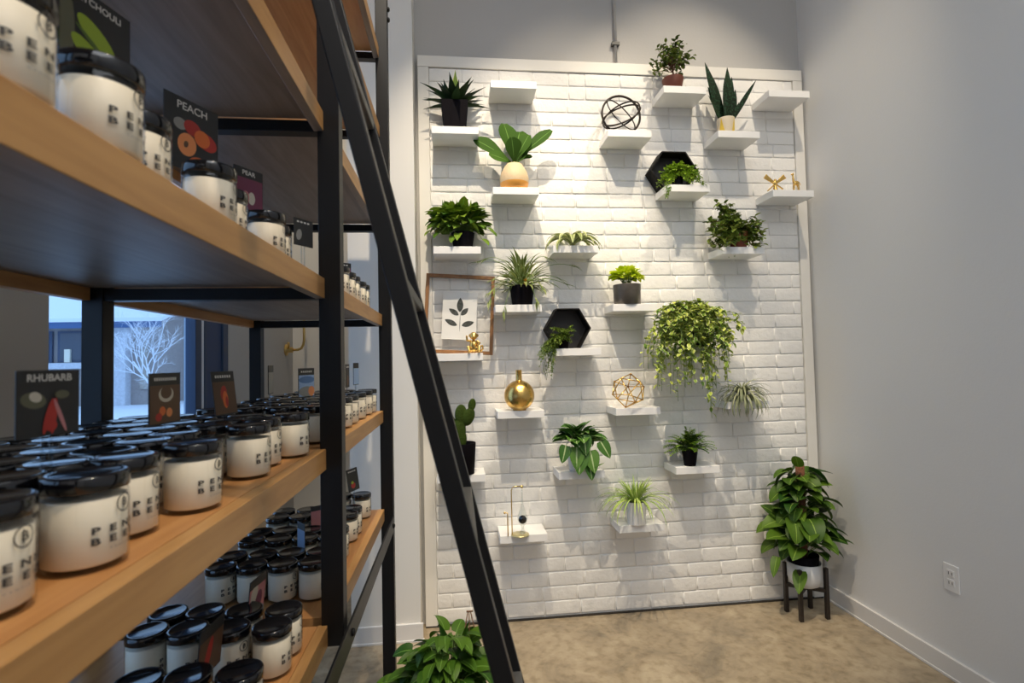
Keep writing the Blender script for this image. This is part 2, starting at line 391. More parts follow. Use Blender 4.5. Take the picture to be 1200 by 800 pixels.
tag(hb.build('evergreen_hedge', mat('blue_green_needles', (.015, .05, .13), .9)), 'dark evergreen hedge behind the bare tree outside', 'hedge')

# gold pipe rail fixed on the left wall in the alcove
gp = thing('pipe_rail', 'brass pipe garment rail bracketed to the alcove wall behind the rack', 'rail', (XL, 3.976, 1.496))
b = MB(); Mx = Matrix.Rotation(PI / 2, 4, 'Y'); b.lathe([(0, 0), (.043, 0), (.043, .008), (.02, .016), (.02, .05), (0, .05)], 24, M=Mx); b.build('wall_flange', M_brass, gp)
b = MB(); b.tube([(.05, 0, 0), (.085, 0, .0), (.11, 0, .01), (.125, 0, .035), (.13, 0, .07), (.13, 0, .42)], .009, 10); b.build('pipe', M_brass, gp)
b = MB(); b.tube([(.012, 0, .0), (.03, -.03, .03), (.03, -.04, .055)], .009, 8); b.build('hook', M_brass, gp)

# ------------------------------------------------------------------ shelving rack
Y0, Y1, Y2 = .10, 1.23, 2.157; PX = (-.3135, -.2645); RX = (-.8185, -.775); PD = .04
LV = [.7945, 1.190, 1.582, 1.9745, 2.367, 2.70]; LIP = .0475
rack = thing('shelving_rack', 'tall black steel rack with thick honey oak shelves', 'shelving rack', (-.54, 1.23, 0))
def rpart(name, mt, *bx, bevel=.0015, parent=rack):
    b = MB()
    for q in bx:
        x0, x1, y0, y1, z0, z1 = q[:6]; b.box(x0 + .54, x1 + .54, y0 - 1.23, y1 - 1.23, z0, z1, q[6] if len(q) > 6 else 0)
    return b.build(name, mt, parent, bevel=bevel)
for y, zb in ((Y0, 0), (Y1, .747), (Y2, 0)):
    rpart('front_post', M_black, (*PX, y, y + PD, zb, 2.97))
    rpart('rear_post', M_black, (*RX, y, y + PD, 0 if y != Y1 else 0, 2.97))
    for z in LV + [2.93]:
        zz = z if z == 2.93 else z - LIP
        rpart('cross_beam', M_black, (RX[1], PX[0], y + .004, y + PD - .004, zz, zz + .027))
for bi, (ya, yb) in enumerate(((Y0, Y1), (Y1, Y2))):
    for li, z in enumerate(LV):
        if bi == 0 and li in (4, 5): pass
        ya2, yb2 = ya + (0 if bi == 0 else PD) , yb
        bd = MB()
        # board between lips: oak top, underside darkened as if in shade on the lower shelves (material 1 on the lower face)
        x0, x1 = -.80 + .54, -.322 + .54
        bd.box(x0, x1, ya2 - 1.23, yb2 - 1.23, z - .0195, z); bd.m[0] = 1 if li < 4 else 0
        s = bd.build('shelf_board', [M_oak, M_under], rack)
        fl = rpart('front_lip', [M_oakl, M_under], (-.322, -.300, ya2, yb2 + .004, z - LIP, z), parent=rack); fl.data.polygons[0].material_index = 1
        rpart('rear_lip', M_oak, (-.822 + .0, -.80, ya2 + PD * (bi == 0), yb2, z - LIP, z), parent=rack)
rpart('kick_rail', M_black, (-.256, -.250, .2, 2.07, .738, .792))
for y, z in ((1.252, .765), (2.03, .765)):
    b = MB(); Mx = Matrix.Translation((-.250 + .54, y - 1.23, z)) @ Matrix.Rotation(PI / 2, 4, 'Y'); b.lathe([(.009, 0), (.009, .004), (.005, .007), (0, .007)], 12, M=Mx); b.build('bolt', M_black, rack)
for z in (2.875, 2.83):
    b = MB(); Mx = Matrix.Translation((-.2645 + .54, Y2 + .02 - 1.23, z)) @ Matrix.Rotation(PI / 2, 4, 'Y'); b.lathe([(.010, 0), (.010, .006), (.005, .01), (0, .01)], 12, M=Mx); b.build('bolt', M_black, rack)

# ------------------------------------------------------------------ leaning ladder
lad = thing('ladder', 'black steel ladder leaning on the shelving rack', 'ladder', (.28, .87, 0))
SL = -.247
def lx(z): return -.056 - .2475 * (z - 1.41)      # centre line of the rails
for y in (.675, 1.025):
    b = MB(); zt = 2.155; a = .013
    vs = []
    for z in (0, zt):
        for yy in (y, y + .045):
            for dx in (-a, a): vs.append((lx(z) + dx - .28, yy - .87, z))
    b.add(vs, [(0, 2, 3, 1), (4, 5, 7, 6), (0, 1, 5, 4), (1, 3, 7, 5), (3, 2, 6, 7), (2, 0, 4, 6)], 0, False)
    r = b.build('side_rail', M_black, lad, bevel=.002)
for z in (.41, .77, 1.13, 1.49, 1.85):
    b = MB(); x = lx(z) - .28; b.box(x - .011, x + .0115, .72 - .87, 1.03 - .87, z - .008, z + .008); b.build('rung', M_grey, lad, bevel=.002)

# ------------------------------------------------------------------ text
def text_verts(body, size, offset=0.0):
    cu = bpy.data.curves.new('t', 'FONT'); cu.body = body; cu.size = size; cu.offset = offset; cu.resolution_u = 3
    cu.align_x = 'CENTER'; cu.align_y = 'CENTER'
    o = bpy.data.objects.new('t', cu); C.objects.link(o)
    dg = bpy.context.evaluated_depsgraph_get(); me = o.evaluated_get(dg).to_mesh()
    vs = [v.co.copy() for v in me.vertices]; fs = [tuple(p.vertices) for p in me.polygons]
    o.evaluated_get(dg).to_mesh_clear(); bpy.data.objects.remove(o, do_unlink=True); bpy.data.curves.remove(cu)
    return vs, fs

# ------------------------------------------------------------------ candle jars
RJ = .0352
def jar_label_mesh():
    b = MB(); R = RJ + .0005
    def wrap(vs, fs, a0, z0, sx=1.0, m=0):
        b.add([(R * math.cos(a0 + v.x * sx / R), R * math.sin(a0 + v.x * sx / R), z0 + v.y) for v in vs], fs, m, False)
    st = math.radians(23.5)
    for k, ch in enumerate('PENN'): vs, fs = text_verts(ch, .0086, .00038); wrap(vs, fs, -math.radians(44) + k * st, .0397, 1.6)
    for k, ch in enumerate('BEECH'): vs, fs = text_verts(ch, .0086, .00038); wrap(vs, fs, -math.radians(44) + k * st, .0295, 1.6)
    vs, fs = text_verts('C A N D L E   C O .', .0032, .00002); wrap(vs, fs, math.radians(3), .021, 1.3, 1)
    a0 = math.radians(0)
    # round emblem: ring with a mirrored double B
    n = 36
    for r1, r2 in ((.0092, .0079),):
        vs = [V((r * math.cos(2 * PI * i / n), r * math.sin(2 * PI * i / n), 0)) for r in (r1, r2) for i in range(n)]
        wrap(vs, [(i, (i + 1) % n, n + (i + 1) % n, n + i) for i in range(n)], a0, .0610)
    vs, fs = text_verts('B', .0105, .00035); wrap(vs, fs, a0 + .01, .0610, 1.1)
    wrap([V((x, y, 0)) for x, y in ((-.0016, -.0060), (-.0004, -.0060), (-.0004, .0060), (-.0016, .0060))], [(0, 1, 2, 3)], a0, .0610)
    return b
def jar_proto():
    t = thing('candle_jar', 'x', 'candle')
    b = MB(); R = RJ
    b.lathe([(R - .006, 0), (R - .002, .0012), (R, .005), (R, .070), (R - .0015, .0745), (R - .003, .077)], 40); b.build('glass_jar', M_glass, t)
    b = MB(); r = R - .0016
    b.lathe([(r - .004, .0055), (r, .008), (r, .0675), (r - .001, .068), (0, .0675)], 40); b.build('wax', M_wax, t)
    b = MB(); r = R + .0006
    b.lathe([(r - .0012, .0755), (r, .0765), (r, .0895), (r - .0012, .0912), (r - .005, .092), (r - .0075, .0909), (0, .0907)], 40); b.build('lid', M_lid, t)
    jar_label_mesh().build('printed_label', [M_ink, M_faint], t)
    return t
JAR = jar_proto(); used_jar = [False]
ORD = ['first', 'second', 'third', 'fourth', 'fifth', 'sixth', 'seventh', 'eighth', 'ninth', 'tenth', 'eleventh', 'twelfth']
ROW = ['front', 'second', 'third', 'fourth', 'back']
def place_jars(z, shelf, bay, rows, grp, rs):
    """rows: list of (x, [y...])"""
    rnd = random.Random(rs)
    for ri, (x, ys) in enumerate(rows):
        for k, y in enumerate(ys):
            if isinstance(y, tuple): x, y = y
            o = JAR if not used_jar[0] else deep(JAR); used_jar[0] = True
            o.location = (x + rnd.uniform(-.003, .003) if ri else x, y + rnd.uniform(-.0015, .0015), z)
            o.rotation_euler.z = rnd.uniform(-.12, .12) if ri == 0 else rnd.uniform(-.5, .5)
            pos = ORD[k] + ' from the camera' if len(ys) > 1 else 'the only one'
            o['label'] = 'black-lidded candle jar, %s, %s row, %s' % (shelf, ROW[ri], pos)
            o['category'] = 'candle'; o['group'] = grp
def fr(a, b, n): return [a + (b - a) * i / (n - 1) for i in range(n)]
# table-height shelf (LV[1])
place_jars(LV[1], 'near bay waist-high shelf', 0, [
    (-.366, [(-.385, .37), (-.381, .460), (-.367, .560), (-.389, .655), (-.360, .757), (-.363, .953), (-.376, 1.05), (-.350, 1.148)]),
    (-.440, [.33, .405, .48, .555, .63, .705, .79, .865, .975, 1.05, 1.14]),
    (-.514, fr(.42, 1.17, 11)), (-.588, fr(.50, 1.17, 9)), (-.662, fr(.64, 1.17, 8))], 'candle jars on the waist-high shelf of the near bay', 1)
place_jars(LV[1], 'far bay waist-high shelf', 1, [
    (-.352, [1.33, 1.42, 1.52, 1.62, 1.72, 1.86, 2.0, 2.10]), (-.432, fr(1.33, 2.08, 8)), (-.51, fr(1.33, 2.08, 8)), (-.588, fr(1.33, 2.08, 7))], 'candle jars on the waist-high shelf of the far bay', 2)
# upper shelf (LV[2])
place_jars(LV[2], 'near bay eye-level shelf', 0, [(-.380, [(-.338, .418), (-.337, .530), (-.366, .636), (-.354, .792), (-.380, .900), (-.360, 1.03), (-.378, 1.125)]), (-.46, [1.17])], 'candle jars on the eye-level shelf of the near bay', 3)
place_jars(LV[2], 'far bay eye-level shelf', 1, [(-.352, [1.60, 1.70, 1.775, 1.89, 1.965])], 'candle jars on the eye-level shelf of the far bay', 4)
# low shelf (LV[0])
place_jars(LV[0], 'near bay low shelf', 0, [
    (-.362, [.83, .910, 1.060, 1.131]), (-.440, [.835, .912, 1.064, 1.136]), (-.517, [.91, 1.070, 1.141]), (-.592, [1.072, 1.144])], 'candle jars on the low shelf of the near bay', 5)
place_jars(LV[0], 'far bay low shelf', 1, [
    (-.372, [1.384, 1.456, 1.575, 1.650, 1.80, 1.872, 2.06]), (-.447, [1.386, 1.458, 1.577, 1.652, 1.80, 1.875, 2.06]), (-.522, [1.388, 1.46, 1.58, 1.655, 1.80, 1.875]),
    (-.597, [1.39, 1.462, 1.582, 1.657, 1.80, 1.875])], 'candle jars on the low shelf of the far bay', 6)

# ------------------------------------------------------------------ scent cards
M_card = mat('black_card', (.02, .02, .02), .5); M_cardtxt = mat('white_print', (.75, .73, .68), .6); M_clip = glass('clear_plastic_stake', (.85, .88, .9))
def cmat(n, c): return mat(n, c, .5)
MC = {k: cmat('print_' + k, c) for k, c in dict(red=(.45, .03, .02), orange=(.75, .16, .03), peach=(.85, .30, .10), green=(.10, .16, .03), lime=(.30, .42, .03), olive=(.12, .12, .07),
      cream=(.60, .55, .45), brown=(.12, .06, .03), purple=(.16, .03, .07), pink=(.55, .22, .22), blue=(.10, .22, .48), sky=(.35, .52, .80), grey=(.30, .30, .28)).items()}
def card(label, loc, rz, w, h, text, blobs, lift, bgc=None, lean=0.0, tsize=None, foot=''):
    """loc: point the stake stands on; card faces local -Y; blobs: (x, z, rx, rz, rot, colour) in card units"""
    t = thing('scent_card', label, 'sign', loc, rz)
    R = Matrix.Translation((0, 0, lift)) @ Matrix.Rotation(lean, 4, 'X')
    b = MB(); b.box(-w / 2, w / 2, -.0007, .0007, 0, h, 0, R); c = b.build('card', M_card, t)
    b = MB(); mats = []; 
    if bgc: mats.append(MC[bgc]); b.box(-w * .48, w * .48, -.0011, -.0008, h * .03, h * .76, 0, R)
    for k, (x, z, rx, rzz, ro, col) in enumerate(blobs):
        if MC[col] not in mats: mats.append(MC[col])
        n = 18; q = [V((rx * w * math.cos(2 * PI * i / n), 0, rzz * w * math.sin(2 * PI * i / n))) for i in range(n)]
        q = [Matrix.Rotation(ro, 3, 'Y') @ p for p in q]
        q = [V((max(-w * .49, min(w * .49, p.x + x * w)), -.0012 - .00008 * k, max(h * .02, min(h * .78, p.z + z * h)))) for p in q]
        b.add([R @ p for p in q], [tuple(range(n))], mats.index(MC[col]), False)
    if mats: b.build('picture', mats, c)
    if text.startswith('#'):      # title too small to read in the photograph: a row of pale marks
        b = MB(); nn = len(text); ww = w * .72 / nn
        for q in range(nn): b.box(-w * .36 + q * ww, -w * .36 + q * ww + ww * .62, -.0016, -.0012, h * .85, h * .91, 0, R)
        b.build('lettering', M_cardtxt, c)
    elif text:
        vs, fs = text_verts(text, tsize or min(h * .15, w * 1.15 / max(4, len(text))), .0002)
        b = MB(); b.add([R @ V((v.x, -.0014, v.y + h * .88)) for v in vs], fs, 0, False); b.build('lettering', M_cardtxt, c)
    if lift > .004:
        b = MB(); b.tube([(-.004, .002, 0), (-.004, .002, lift + .012)], .0016, 6); b.tube([(.004, .002, 0), (.004, .002, lift + .012)], .0016, 6); b.build('stake', M_clip, t)
    return t
LT = LV[1] + .092; LU = LV[2] + .092; LB = LV[0] + .092
card('RHUBARB scent card standing on the nearest waist-high jars', (-.416, .58, LT), 1.30, .062, .067, 'RHUBARB',
     [(-.25, .55, .2, .13, .2, 'olive'), (-.22, .6, .1, .08, .5, 'cream'), (.2, .62, .12, .07, 0, 'olive'), (-.02, .3, .05, .30, .25, 'red'), (.07, .3, .045, .30, .1, 'red'), (.17, .3, .035, .30, -.35, 'pink'), (.02, .16, .1, .1, 0, 'red')], .034)
card('brown scent card with a bowl and fruit, behind the RHUBARB card', (-.446, .85, LT), 1.45, .070, .078, '###########',
     [(.02, .58, .24, .17, 0, 'cream'), (.02, .62, .18, .14, 0, 'brown'), (-.1, .26, .1, .1, 0, 'orange'), (.12, .22, .1, .1, 0, 'peach'), (-.22, .15, .1, .09, 0, 'red')], .015, 'brown')
card('dark red scent card leaning back, third along the waist-high shelf', (-.452, 1.08, LT), 1.37, .068, .086, '#######',
     [(-.05, .5, .14, .22, .2, 'red'), (0, .35, .12, .25, 0, 'orange'), (.05, .3, .06, .15, 0, 'red')], .006, 'brown', -.12)
card('pale lilac scent card seen nearly edge-on beyond the red card', (-.444, 1.30, LT), 1.70, .055, .068, '', [(0, .35, .3, .3, 0, 'grey')], .033, 'grey', 0)
card('blue sky scent card beside the middle post', (-.395, 1.42, LT), 1.22, .066, .076, '######', [(0, .2, .5, .2, 0, 'grey'), (.3, .2, .2, .2, 0, 'peach'), (0, .6, .5, .14, 0, 'blue')], .016, 'sky')
card('narrow dark scent card on far bay waist-high jars', (-.367, 1.8, LT), 1.57, .060, .078, '#####', [(0, .3, .3, .3, 0, 'brown')], .022)
card('pale blue scent card next to the narrow dark one, far bay', (-.367, 1.95, LT), 1.45, .060, .08, '', [(0, .4, .3, .35, 0, 'sky')], .024, 'sky')
card('PATCHOULI scent card with green leaf above the nearest eye-level jars', (-.425, .66, LV[2]), 1.30, .090, .10, 'PATCHOULI',
     [(-.42, .45, .12, .5, 0, 'olive'), (.0, .5, .32, .13, .6, 'lime'), (-.06, .22, .34, .13, .6, 'lime'), (.0, .36, .36, .03, .6, 'green')], .149)
card('PEACH scent card with orange fruit on the eye-level shelf', (-.419, .875, LV[2]), 1.10, .094, .115, 'PEACH',
     [(-.22, .62, .12, .1, 0, 'grey'), (.0, .62, .16, .13, .2, 'red'), (.27, .5, .2, .15, .3, 'red'), (-.1, .36, .17, .2, .2, 'peach'), (.18, .52, .15, .15, 0, 'orange'), (.15, .13, .22, .13, 0, 'orange'), (-.12, .36, .04, .06, .3, 'brown')], .115)
card('PEAR scent card just past the PEACH card', (-.412, 1.085, LV[2]), 1.0, .065, .085, 'PEAR', [(.1, .3, .12, .2, 0, 'cream'), (-.1, .3, .12, .2, 0, 'pink')], .114, 'purple')
card('dark scent card with white lettering on last jar before middle post', (-.335, 1.19, LV[2]), 1.0, .052, .06, '####', [(-.25, .4, .14, .24, .2, 'grey')], .065)
card('small plum coloured scent card on far bay eye-level shelf', (-.39, 1.84, LV[2]), .6, .066, .07, '#####', [(.0, .4, .2, .15, 0, 'cream'), (.1, .15, .2, .12, 0, 'purple')], .083, 'purple')
card('reddish brown scent card turned sideways on the nearest low jars', (-.446, .988, LV[0]), 1.5, .080, .090, '', [(-.1, .4, .12, .4, .3, 'red'), (.1, .3, .1, .3, .3, 'brown')], .047, 'brown', .1)
card('pink and white scent card among the low shelf jars', (-.441, 1.19, LV[0]), 1.45, .070, .08, '', [(-.2, .6, .2, .3, .3, 'cream'), (.1, .35, .2, .3, .2, 'purple')], .055, 'pink', .1)
card('plain pale blue scent card further along low shelf', (-.438, 1.515, LV[0]), -.9, .05, .08, '', [(0, .4, .4, .4, 0, 'sky')], .07, 'sky')
card('dusty pink scent card behind middle post, low shelf', (-.453, 1.73, LV[0]), .6, .036, .065, '', [(0, .4, .3, .3, 0, 'pink')], .073, 'pink')
card('dark scent card with red and yellow fruit, far low shelf', (-.381, 1.97, LV[0]), 1.2, .070, .08, '#####', [(-.05, .25, .2, .16, 0, 'red'), (-.1, .38, .12, .08, 0, 'lime')], .124, None, -.15)

# ------------------------------------------------------------------ white wall shelves
SHELVES = [('s00', .014, 2.586), ('s01', .014, 1.967), ('s02', .014, 1.424), ('s03', .014, .816), ('s10', .321, 2.834), ('s11', .321, 2.275), ('s12', .321, 1.667), ('s13', .321, 1.126), ('s14', .321, .503),
           ('s20', .628, 1.973), ('s21', .628, 1.438), ('s22', .628, .806), ('s30', .937, 2.592), ('s31', .937, 1.665), ('s32', .937, 1.122), ('s33', .937, .520),
           ('s40', 1.251, 2.839), ('s41', 1.251, 2.302), ('s42', 1.251, 1.432), ('s43', 1.251, .805), ('s50', 1.550, 2.603), ('s51', 1.550, 1.967), ('s52', 1.545, 1.137), ('s60', 1.852, 2.837), ('s61', 1.852, 2.282)]
HOLD = dict(s00='a spiky dark potted plant', s01='a bushy green pothos', s02='a framed leaf print', s03='a potted cactus', s10='nothing, top left', s11='a broad-leaved plant in a tan vase',
            s12='a leggy variegated plant', s13='a round gold vase', s14='a small glass ornament', s20='a pale striped air plant', s21='a hexagon box and trailing plant', s22='a veined-leaf plant',
            s30='a black ring sphere', s31='a lime green plant in grey pot', s32='a gold wire polyhedron', s33='a spider plant in white pot', s40='a small ficus tree', s41='a hexagon box of green sprigs',
            s42='the largest trailing variegated plant', s43='a small fern in black pot', s50='a tall snake plant', s51='a bushy small-leaved plant', s52='a curly silver air plant', s60='nothing, top right', s61='two small gold figurines')
ST = {}
b = MB(); b.box(-.12, .12, -.165, .0, -.038, 0)
proto = b.build('wall_shelf', M_white, bevel=.0015); first = True
for k, x, z in SHELVES:
    o = proto if first else deep(proto); first = False
    o.location = (x, D - .0095, z); tag(o, 'small white wall shelf holding ' + HOLD[k], 'shelf', 'white floating shelves on the brick wall')
    ST[k] = (x, z)
SY = D - .095     # mid depth of the shelves

# ------------------------------------------------------------------ plant toolkit
def pot_mesh(prof, n=36): b = MB(); b.lathe(prof, n); return b
def std_pot(r0, r1, h, wall=.004):   # bottom radius, top radius, height
    return [(r0 * .96, 0), (r0, .002), (r1, h - .002), (r1, h), (r1 - wall, h), (r1 - wall - (r1 - r0) * .25, h * .80), (0, h * .80)]
def soil(r, z, parent): b = MB(); b.lathe([(r, z - .004), (r, z), (r * .6, z + .003), (0, z + .004)], 20); return b.build('soil', M_soil, parent)
def sq_pot(w0, w1, h):
    b = MB(); a, c = w0 / 2, w1 / 2; t = .004
    L = [(a, 0), (c, h), (c - t, h), (c - t - .003, h * .82)]
    vs = []; fs = []
    for w, z in L: vs += [(-w, -w, z), (w, -w, z), (w, w, z), (-w, w, z)]
    for k in range(3):
        for q in range(4): q2 = (q + 1) % 4; fs.append((k * 4 + q, k * 4 + q2, k * 4 + 4 + q2, k * 4 + 4 + q))
    fs += [(3, 2, 1, 0), (12, 13, 14, 15)]
    b.add(vs, fs, 0, False); return b
def plant(name, label, key=None, dx=0, dy=0, loc=None, cat='plant', rz=0):
    if key: x, z = ST[key]; loc = (x + dx, SY + dy, z)
    return thing(name, label, cat, loc, rz)
def arc(p0, p1, lift=0, n=5):
    p0, p1 = V(p0), V(p1); return [p0.lerp(p1, i / n) + V((0, 0, lift * math.sin(PI * i / n))) for i in range(n + 1)]
WALLC = lambda p, ox: p     # placeholder
def clump(fb, sb, rnd, base, c, rad, n, L, W, shape, droop=(.4, 1.0), fold=.25, seg=5, inner=.45, outward=1.0, upb=.2, ymax=.06, wave=0, stem_r=.0012, zlow=-1, m=0):
    base = V(base); c = V(c)
    for k in range(n):
        while True:
            d = V((rnd.gauss(0, 1), rnd.gauss(0, 1), rnd.gauss(0, 1)))
            if d.length < .1: continue
            d.normalize()
            if d.z < zlow: continue
            break
        f = rnd.uniform(inner, 1) ** .6
        p = c + V((d.x * rad[0], d.y * rad[1], d.z * rad[2])) * f
        p.y = min(p.y, ymax)
        out = (V((d.x, d.y * .9, d.z * .6)) * outward + V((0, 0, upb)) + V((rnd.uniform(-.4, .4), rnd.uniform(-.5, .2), rnd.uniform(-.3, .3)))).normalized()
        l = L * rnd.uniform(.7, 1.15)
        if p.y + out.y * l > ymax: out.y = -abs(out.y) * .5; out.normalize()
        fb.leaf(p - out * l * .3, out, l, W * l / L * rnd.uniform(.85, 1.1), rnd.uniform(*droop), shape, fold, seg, m=m, tint=rnd.random(), twist=rnd.uniform(-.5, .5), wave=wave)
        if sb is not None and k % 2 == 0:
            q = p - out * l * .3; mid = base.lerp(q, .55) + V((0, 0, .02)); sb.tube([base + V((rnd.uniform(-.012, .012), rnd.uniform(-.012, .012), 0)), mid, q], stem_r, 4)

G_deep = leafmat('dark_green_leaf', (.006, .022, .010), (.018, .055, .018))
G_fig = leafmat('fiddle_leaf', (.020, .085, .006), (.045, .15, .010), rib=(.14, .28, .05), ribw=.02, rough=.7)
G_poth = leafmat('pothos_leaf', (.03, .12, .012), (.22, .42, .04), rib=(.20, .40, .06), ribw=.04)
G_var = leafmat('variegated_leaf', (.10, .22, .02), (.56, .62, .10), edge=(.72, .74, .38), edgew=.10)
G_lime = leafmat('lime_leaf', (.46, .62, .01), (.78, .86, .05))
G_mid = leafmat('mid_green_leaf', (.05, .14, .02), (.16, .32, .05), rib=(.25, .42, .12), ribw=.03)
G_fic = leafmat('small_ficus_leaf', (.025, .07, .012), (.15, .27, .05))
G_snk = leafmat('snake_plant_leaf', (.008, .022, .012), (.02, .05, .024), speck=(.025, .07, .035))
G_silv = leafmat('silver_air_plant', (.17, .20, .11), (.36, .38, .23))
G_pale = leafmat('striped_pale_leaf', (.36, .42, .16), (.60, .62, .32), rib=(.20, .26, .07), ribw=.16)
G_spid = leafmat('spider_plant_leaf', (.14, .30, .03), (.36, .50, .08), rib=(.66, .72, .30), ribw=.14)
G_monst = leafmat('veined_leaf', (.035, .15, .025), (.09, .26, .05), rib=(.40, .52, .25), ribw=.05)
G_fern = leafmat('fern_leaf', (.04, .16, .015), (.20, .42, .04))
G_trail = leafmat('trailing_sprig_leaf', (.06, .16, .02), (.22, .38, .06))
G_drac = leafmat('narrow_striped_leaf', (.08, .18, .04), (.24, .36, .12), edge=(.45, .52, .25), edgew=.10)
G_cact = mat('cactus_skin', (.035, .060, .008), .8, spec=.15, bump=.4, bscale=120, var=.2, vscale=30)

# agave in a square black pot
t = plant('potted_agave', 'dark spiky agave in square black pot, top left shelf', 's00', .0, -.005)
sq_pot(.112, .140, .145).build('pot', M_pblack, t, bevel=.002)
fb = MB(); rnd = random.Random(11)
for k in range(26):
    a = k * 2.4; e = .15 + .95 * (k / 26) ** .8; r = .015
    d = V((math.cos(a) * math.cos(e), math.sin(a) * math.cos(e) * .75, math.sin(e)))
    if d.y > .35: d.y = .3
    fb.leaf((r * math.cos(a), r * math.sin(a), .135), d, rnd.uniform(.155, .20) * (1 if k < 18 else .8), .052, rnd.uniform(.15, .55), 'lance', .35, 7, tint=rnd.random())
for x, e in ((-.19, .02), (.19, -.02)):
    fb.leaf((0, -.02, .145), (x, -.03, e), .165, .04, .25, 'lance', .3, 7, tint=.4)
fb.leaf((.004, -.02, .15), (.02, -.15, 1), .165, .062, -.05, 'lance', .35, 7, m=1, tint=.6)
fb.leaf((-.03, -.02, .14), (-.2, -.5, 1), .12, .05, .2, 'lance', .35, 7, tint=.6)
fb.build('leaves', [G_deep, leafmat('agave_center_leaf', (.05, .14, .02), (.12, .26, .03), edge=(.45, .50, .05), edgew=.08)], t)

# fiddle leaf plant in a round tan vase
t = plant('potted_fiddle_leaf_fig', 'broad-leaved fig plant in rounded tan vase with orange base', 's11', .0, -.01)
M_tan = mat('sandy_ceramic', (.66, .50, .30), .6, bump=.2, bscale=90); M_or = mat('orange_glaze', (.72, .33, .06), .35)
b = MB(); prof = [(.052, 0), (.068, .012), (.076, .040), (.077, .065), (.070, .095), (.056, .122), (.046, .138), (.043, .142), (.039, .142), (.038, .125), (0, .12)]
b.lathe(prof, 40); 
for i, f in enumerate(b.f):
    if max(b.v[j][2] for j in f) < .041: b.m[i] = 1
b.build('vase', [M_tan, M_or], t)
fb = MB(); sb = MB()
for (tx, ty, tz), L, W, tw in (((-.19, -.02, .275), .20, .095, .3), ((-.035, .00, .36), .20, .115, .9), ((.035, .045, .345), .19, .115, -.9), ((.185, -.03, .325), .215, .075, -.5),
                           ((-.12, -.05, .185), .13, .075, .2), ((-.01, -.07, .25), .12, .10, .8), ((.06, .0, .23), .14, .07, -.8), ((.10, .03, .21), .06, .03, 0), ((.07, -.03, .29), .16, .08, -.6)):
    tip = V((tx, ty, tz)); bs = V((.0, 0, .15)); d = (tip - bs).normalized()
    p = tip - d * L * .92; sb.tube([(0, 0, .125), bs.lerp(p, .5) + V((0, 0, .0)), p], .0028, 6)
    fb.leaf(p, d, L, W, .25, 'obov', .18, 8, tint=random.Random(int(tx * 999)).random(), up=V((0, -1, .35)), twist=tw * .4)
sb.build('stem', M_stemg, t); fb.build('leaves', G_fig, t)

# bushy pothos
t = plant('potted_pothos', 'bushy bright green pothos spilling from black pot, left column', 's01', .03, 0)
pot_mesh(std_pot(.048, .062, .085)).build('pot', M_pblack, t)
fb = MB(); sb = MB(); rnd = random.Random(21)
clump(fb, sb, rnd, (0, 0, .075), (-.02, -.01, .150), (.150, .075, .080), 210, .072, .056, 'heart', (.4, 1.2), zlow=-.6, outward=.6)
for tx, tz in ((-.20, .06), (-.185, .09), (-.17, .10), (.16, .075), (.175, .06), (-.15, .05), (-.06, .03), (-.03, .045), (.13, .015)):
    fb.leaf((tx * .75, -.05, tz + .03), (tx, -.2, -.12), .075, .042, .5, 'heart', .25, 6, tint=rnd.random()); sb.tube(arc((0, 0, .08), (tx * .75, -.05, tz + .03), .05), .0014, 4)
for k in range(7):
    x = rnd.uniform(-.12, .10); fb.leaf((x, -.01, .20), (x * .5, -.1, 1), .06, .018, .1, 'lance', .3, 5, tint=rnd.random())
sb.build('stem', M_stemg, t); fb.build('leaves', G_poth, t)

# pale striped air plant
t = plant('air_plant', 'pale striped air plant', 's20', -.005, -.02)
t['label'] = 'pale green-striped air plant with arching leaves and no pot'
fb = MB(); rnd = random.Random(31)
for k in range(24):
    a = k * 2.4; e = .75 + .6 * (k % 5) / 5
    d = V((math.cos(a) * math.cos(e), math.sin(a) * math.cos(e) * .6, math.sin(e)))
    fb.leaf((.008 * math.cos(a), .008 * math.sin(a), .012), d, rnd.uniform(.165, .20), .040, rnd.uniform(2.3, 2.9), 'strap', .3, 10, tint=rnd.random())
fb.build('leaves', G_pale, t)
b = MB(); b.ball((0, 0, .013), .013, sc=(1, 1, 1)); b.build('base', mat('brown_root', (.10, .07, .03), .9), t)

# black ring sphere
t = plant('ring_sphere', 'black sphere sculpture made of open metal rings', 's30', -.022, -.01, cat='sculpture')
M_brz = mat('blackened_bronze', (.025, .017, .012), .45, metal=.5)
for nrm_, s_, th in (((.05, -1, .05), 1, .0062), ((-.45, -.60, .66), .97, .0046), ((-.56, -.60, .50), .97, .0042), ((.66, -.24, .66), .97, .0034)):
    n_ = V(nrm_).normalized(); u_ = n_.orthogonal().normalized(); w_ = n_.cross(u_); b = MB()
    b.tube([(u_ * math.cos(2 * PI * i / 56) + w_ * math.sin(2 * PI * i / 56)) * .108 * s_ + V((0, 0, .112)) for i in range(56)], th, 6, closed=True); b.build('ring', M_brz, t)

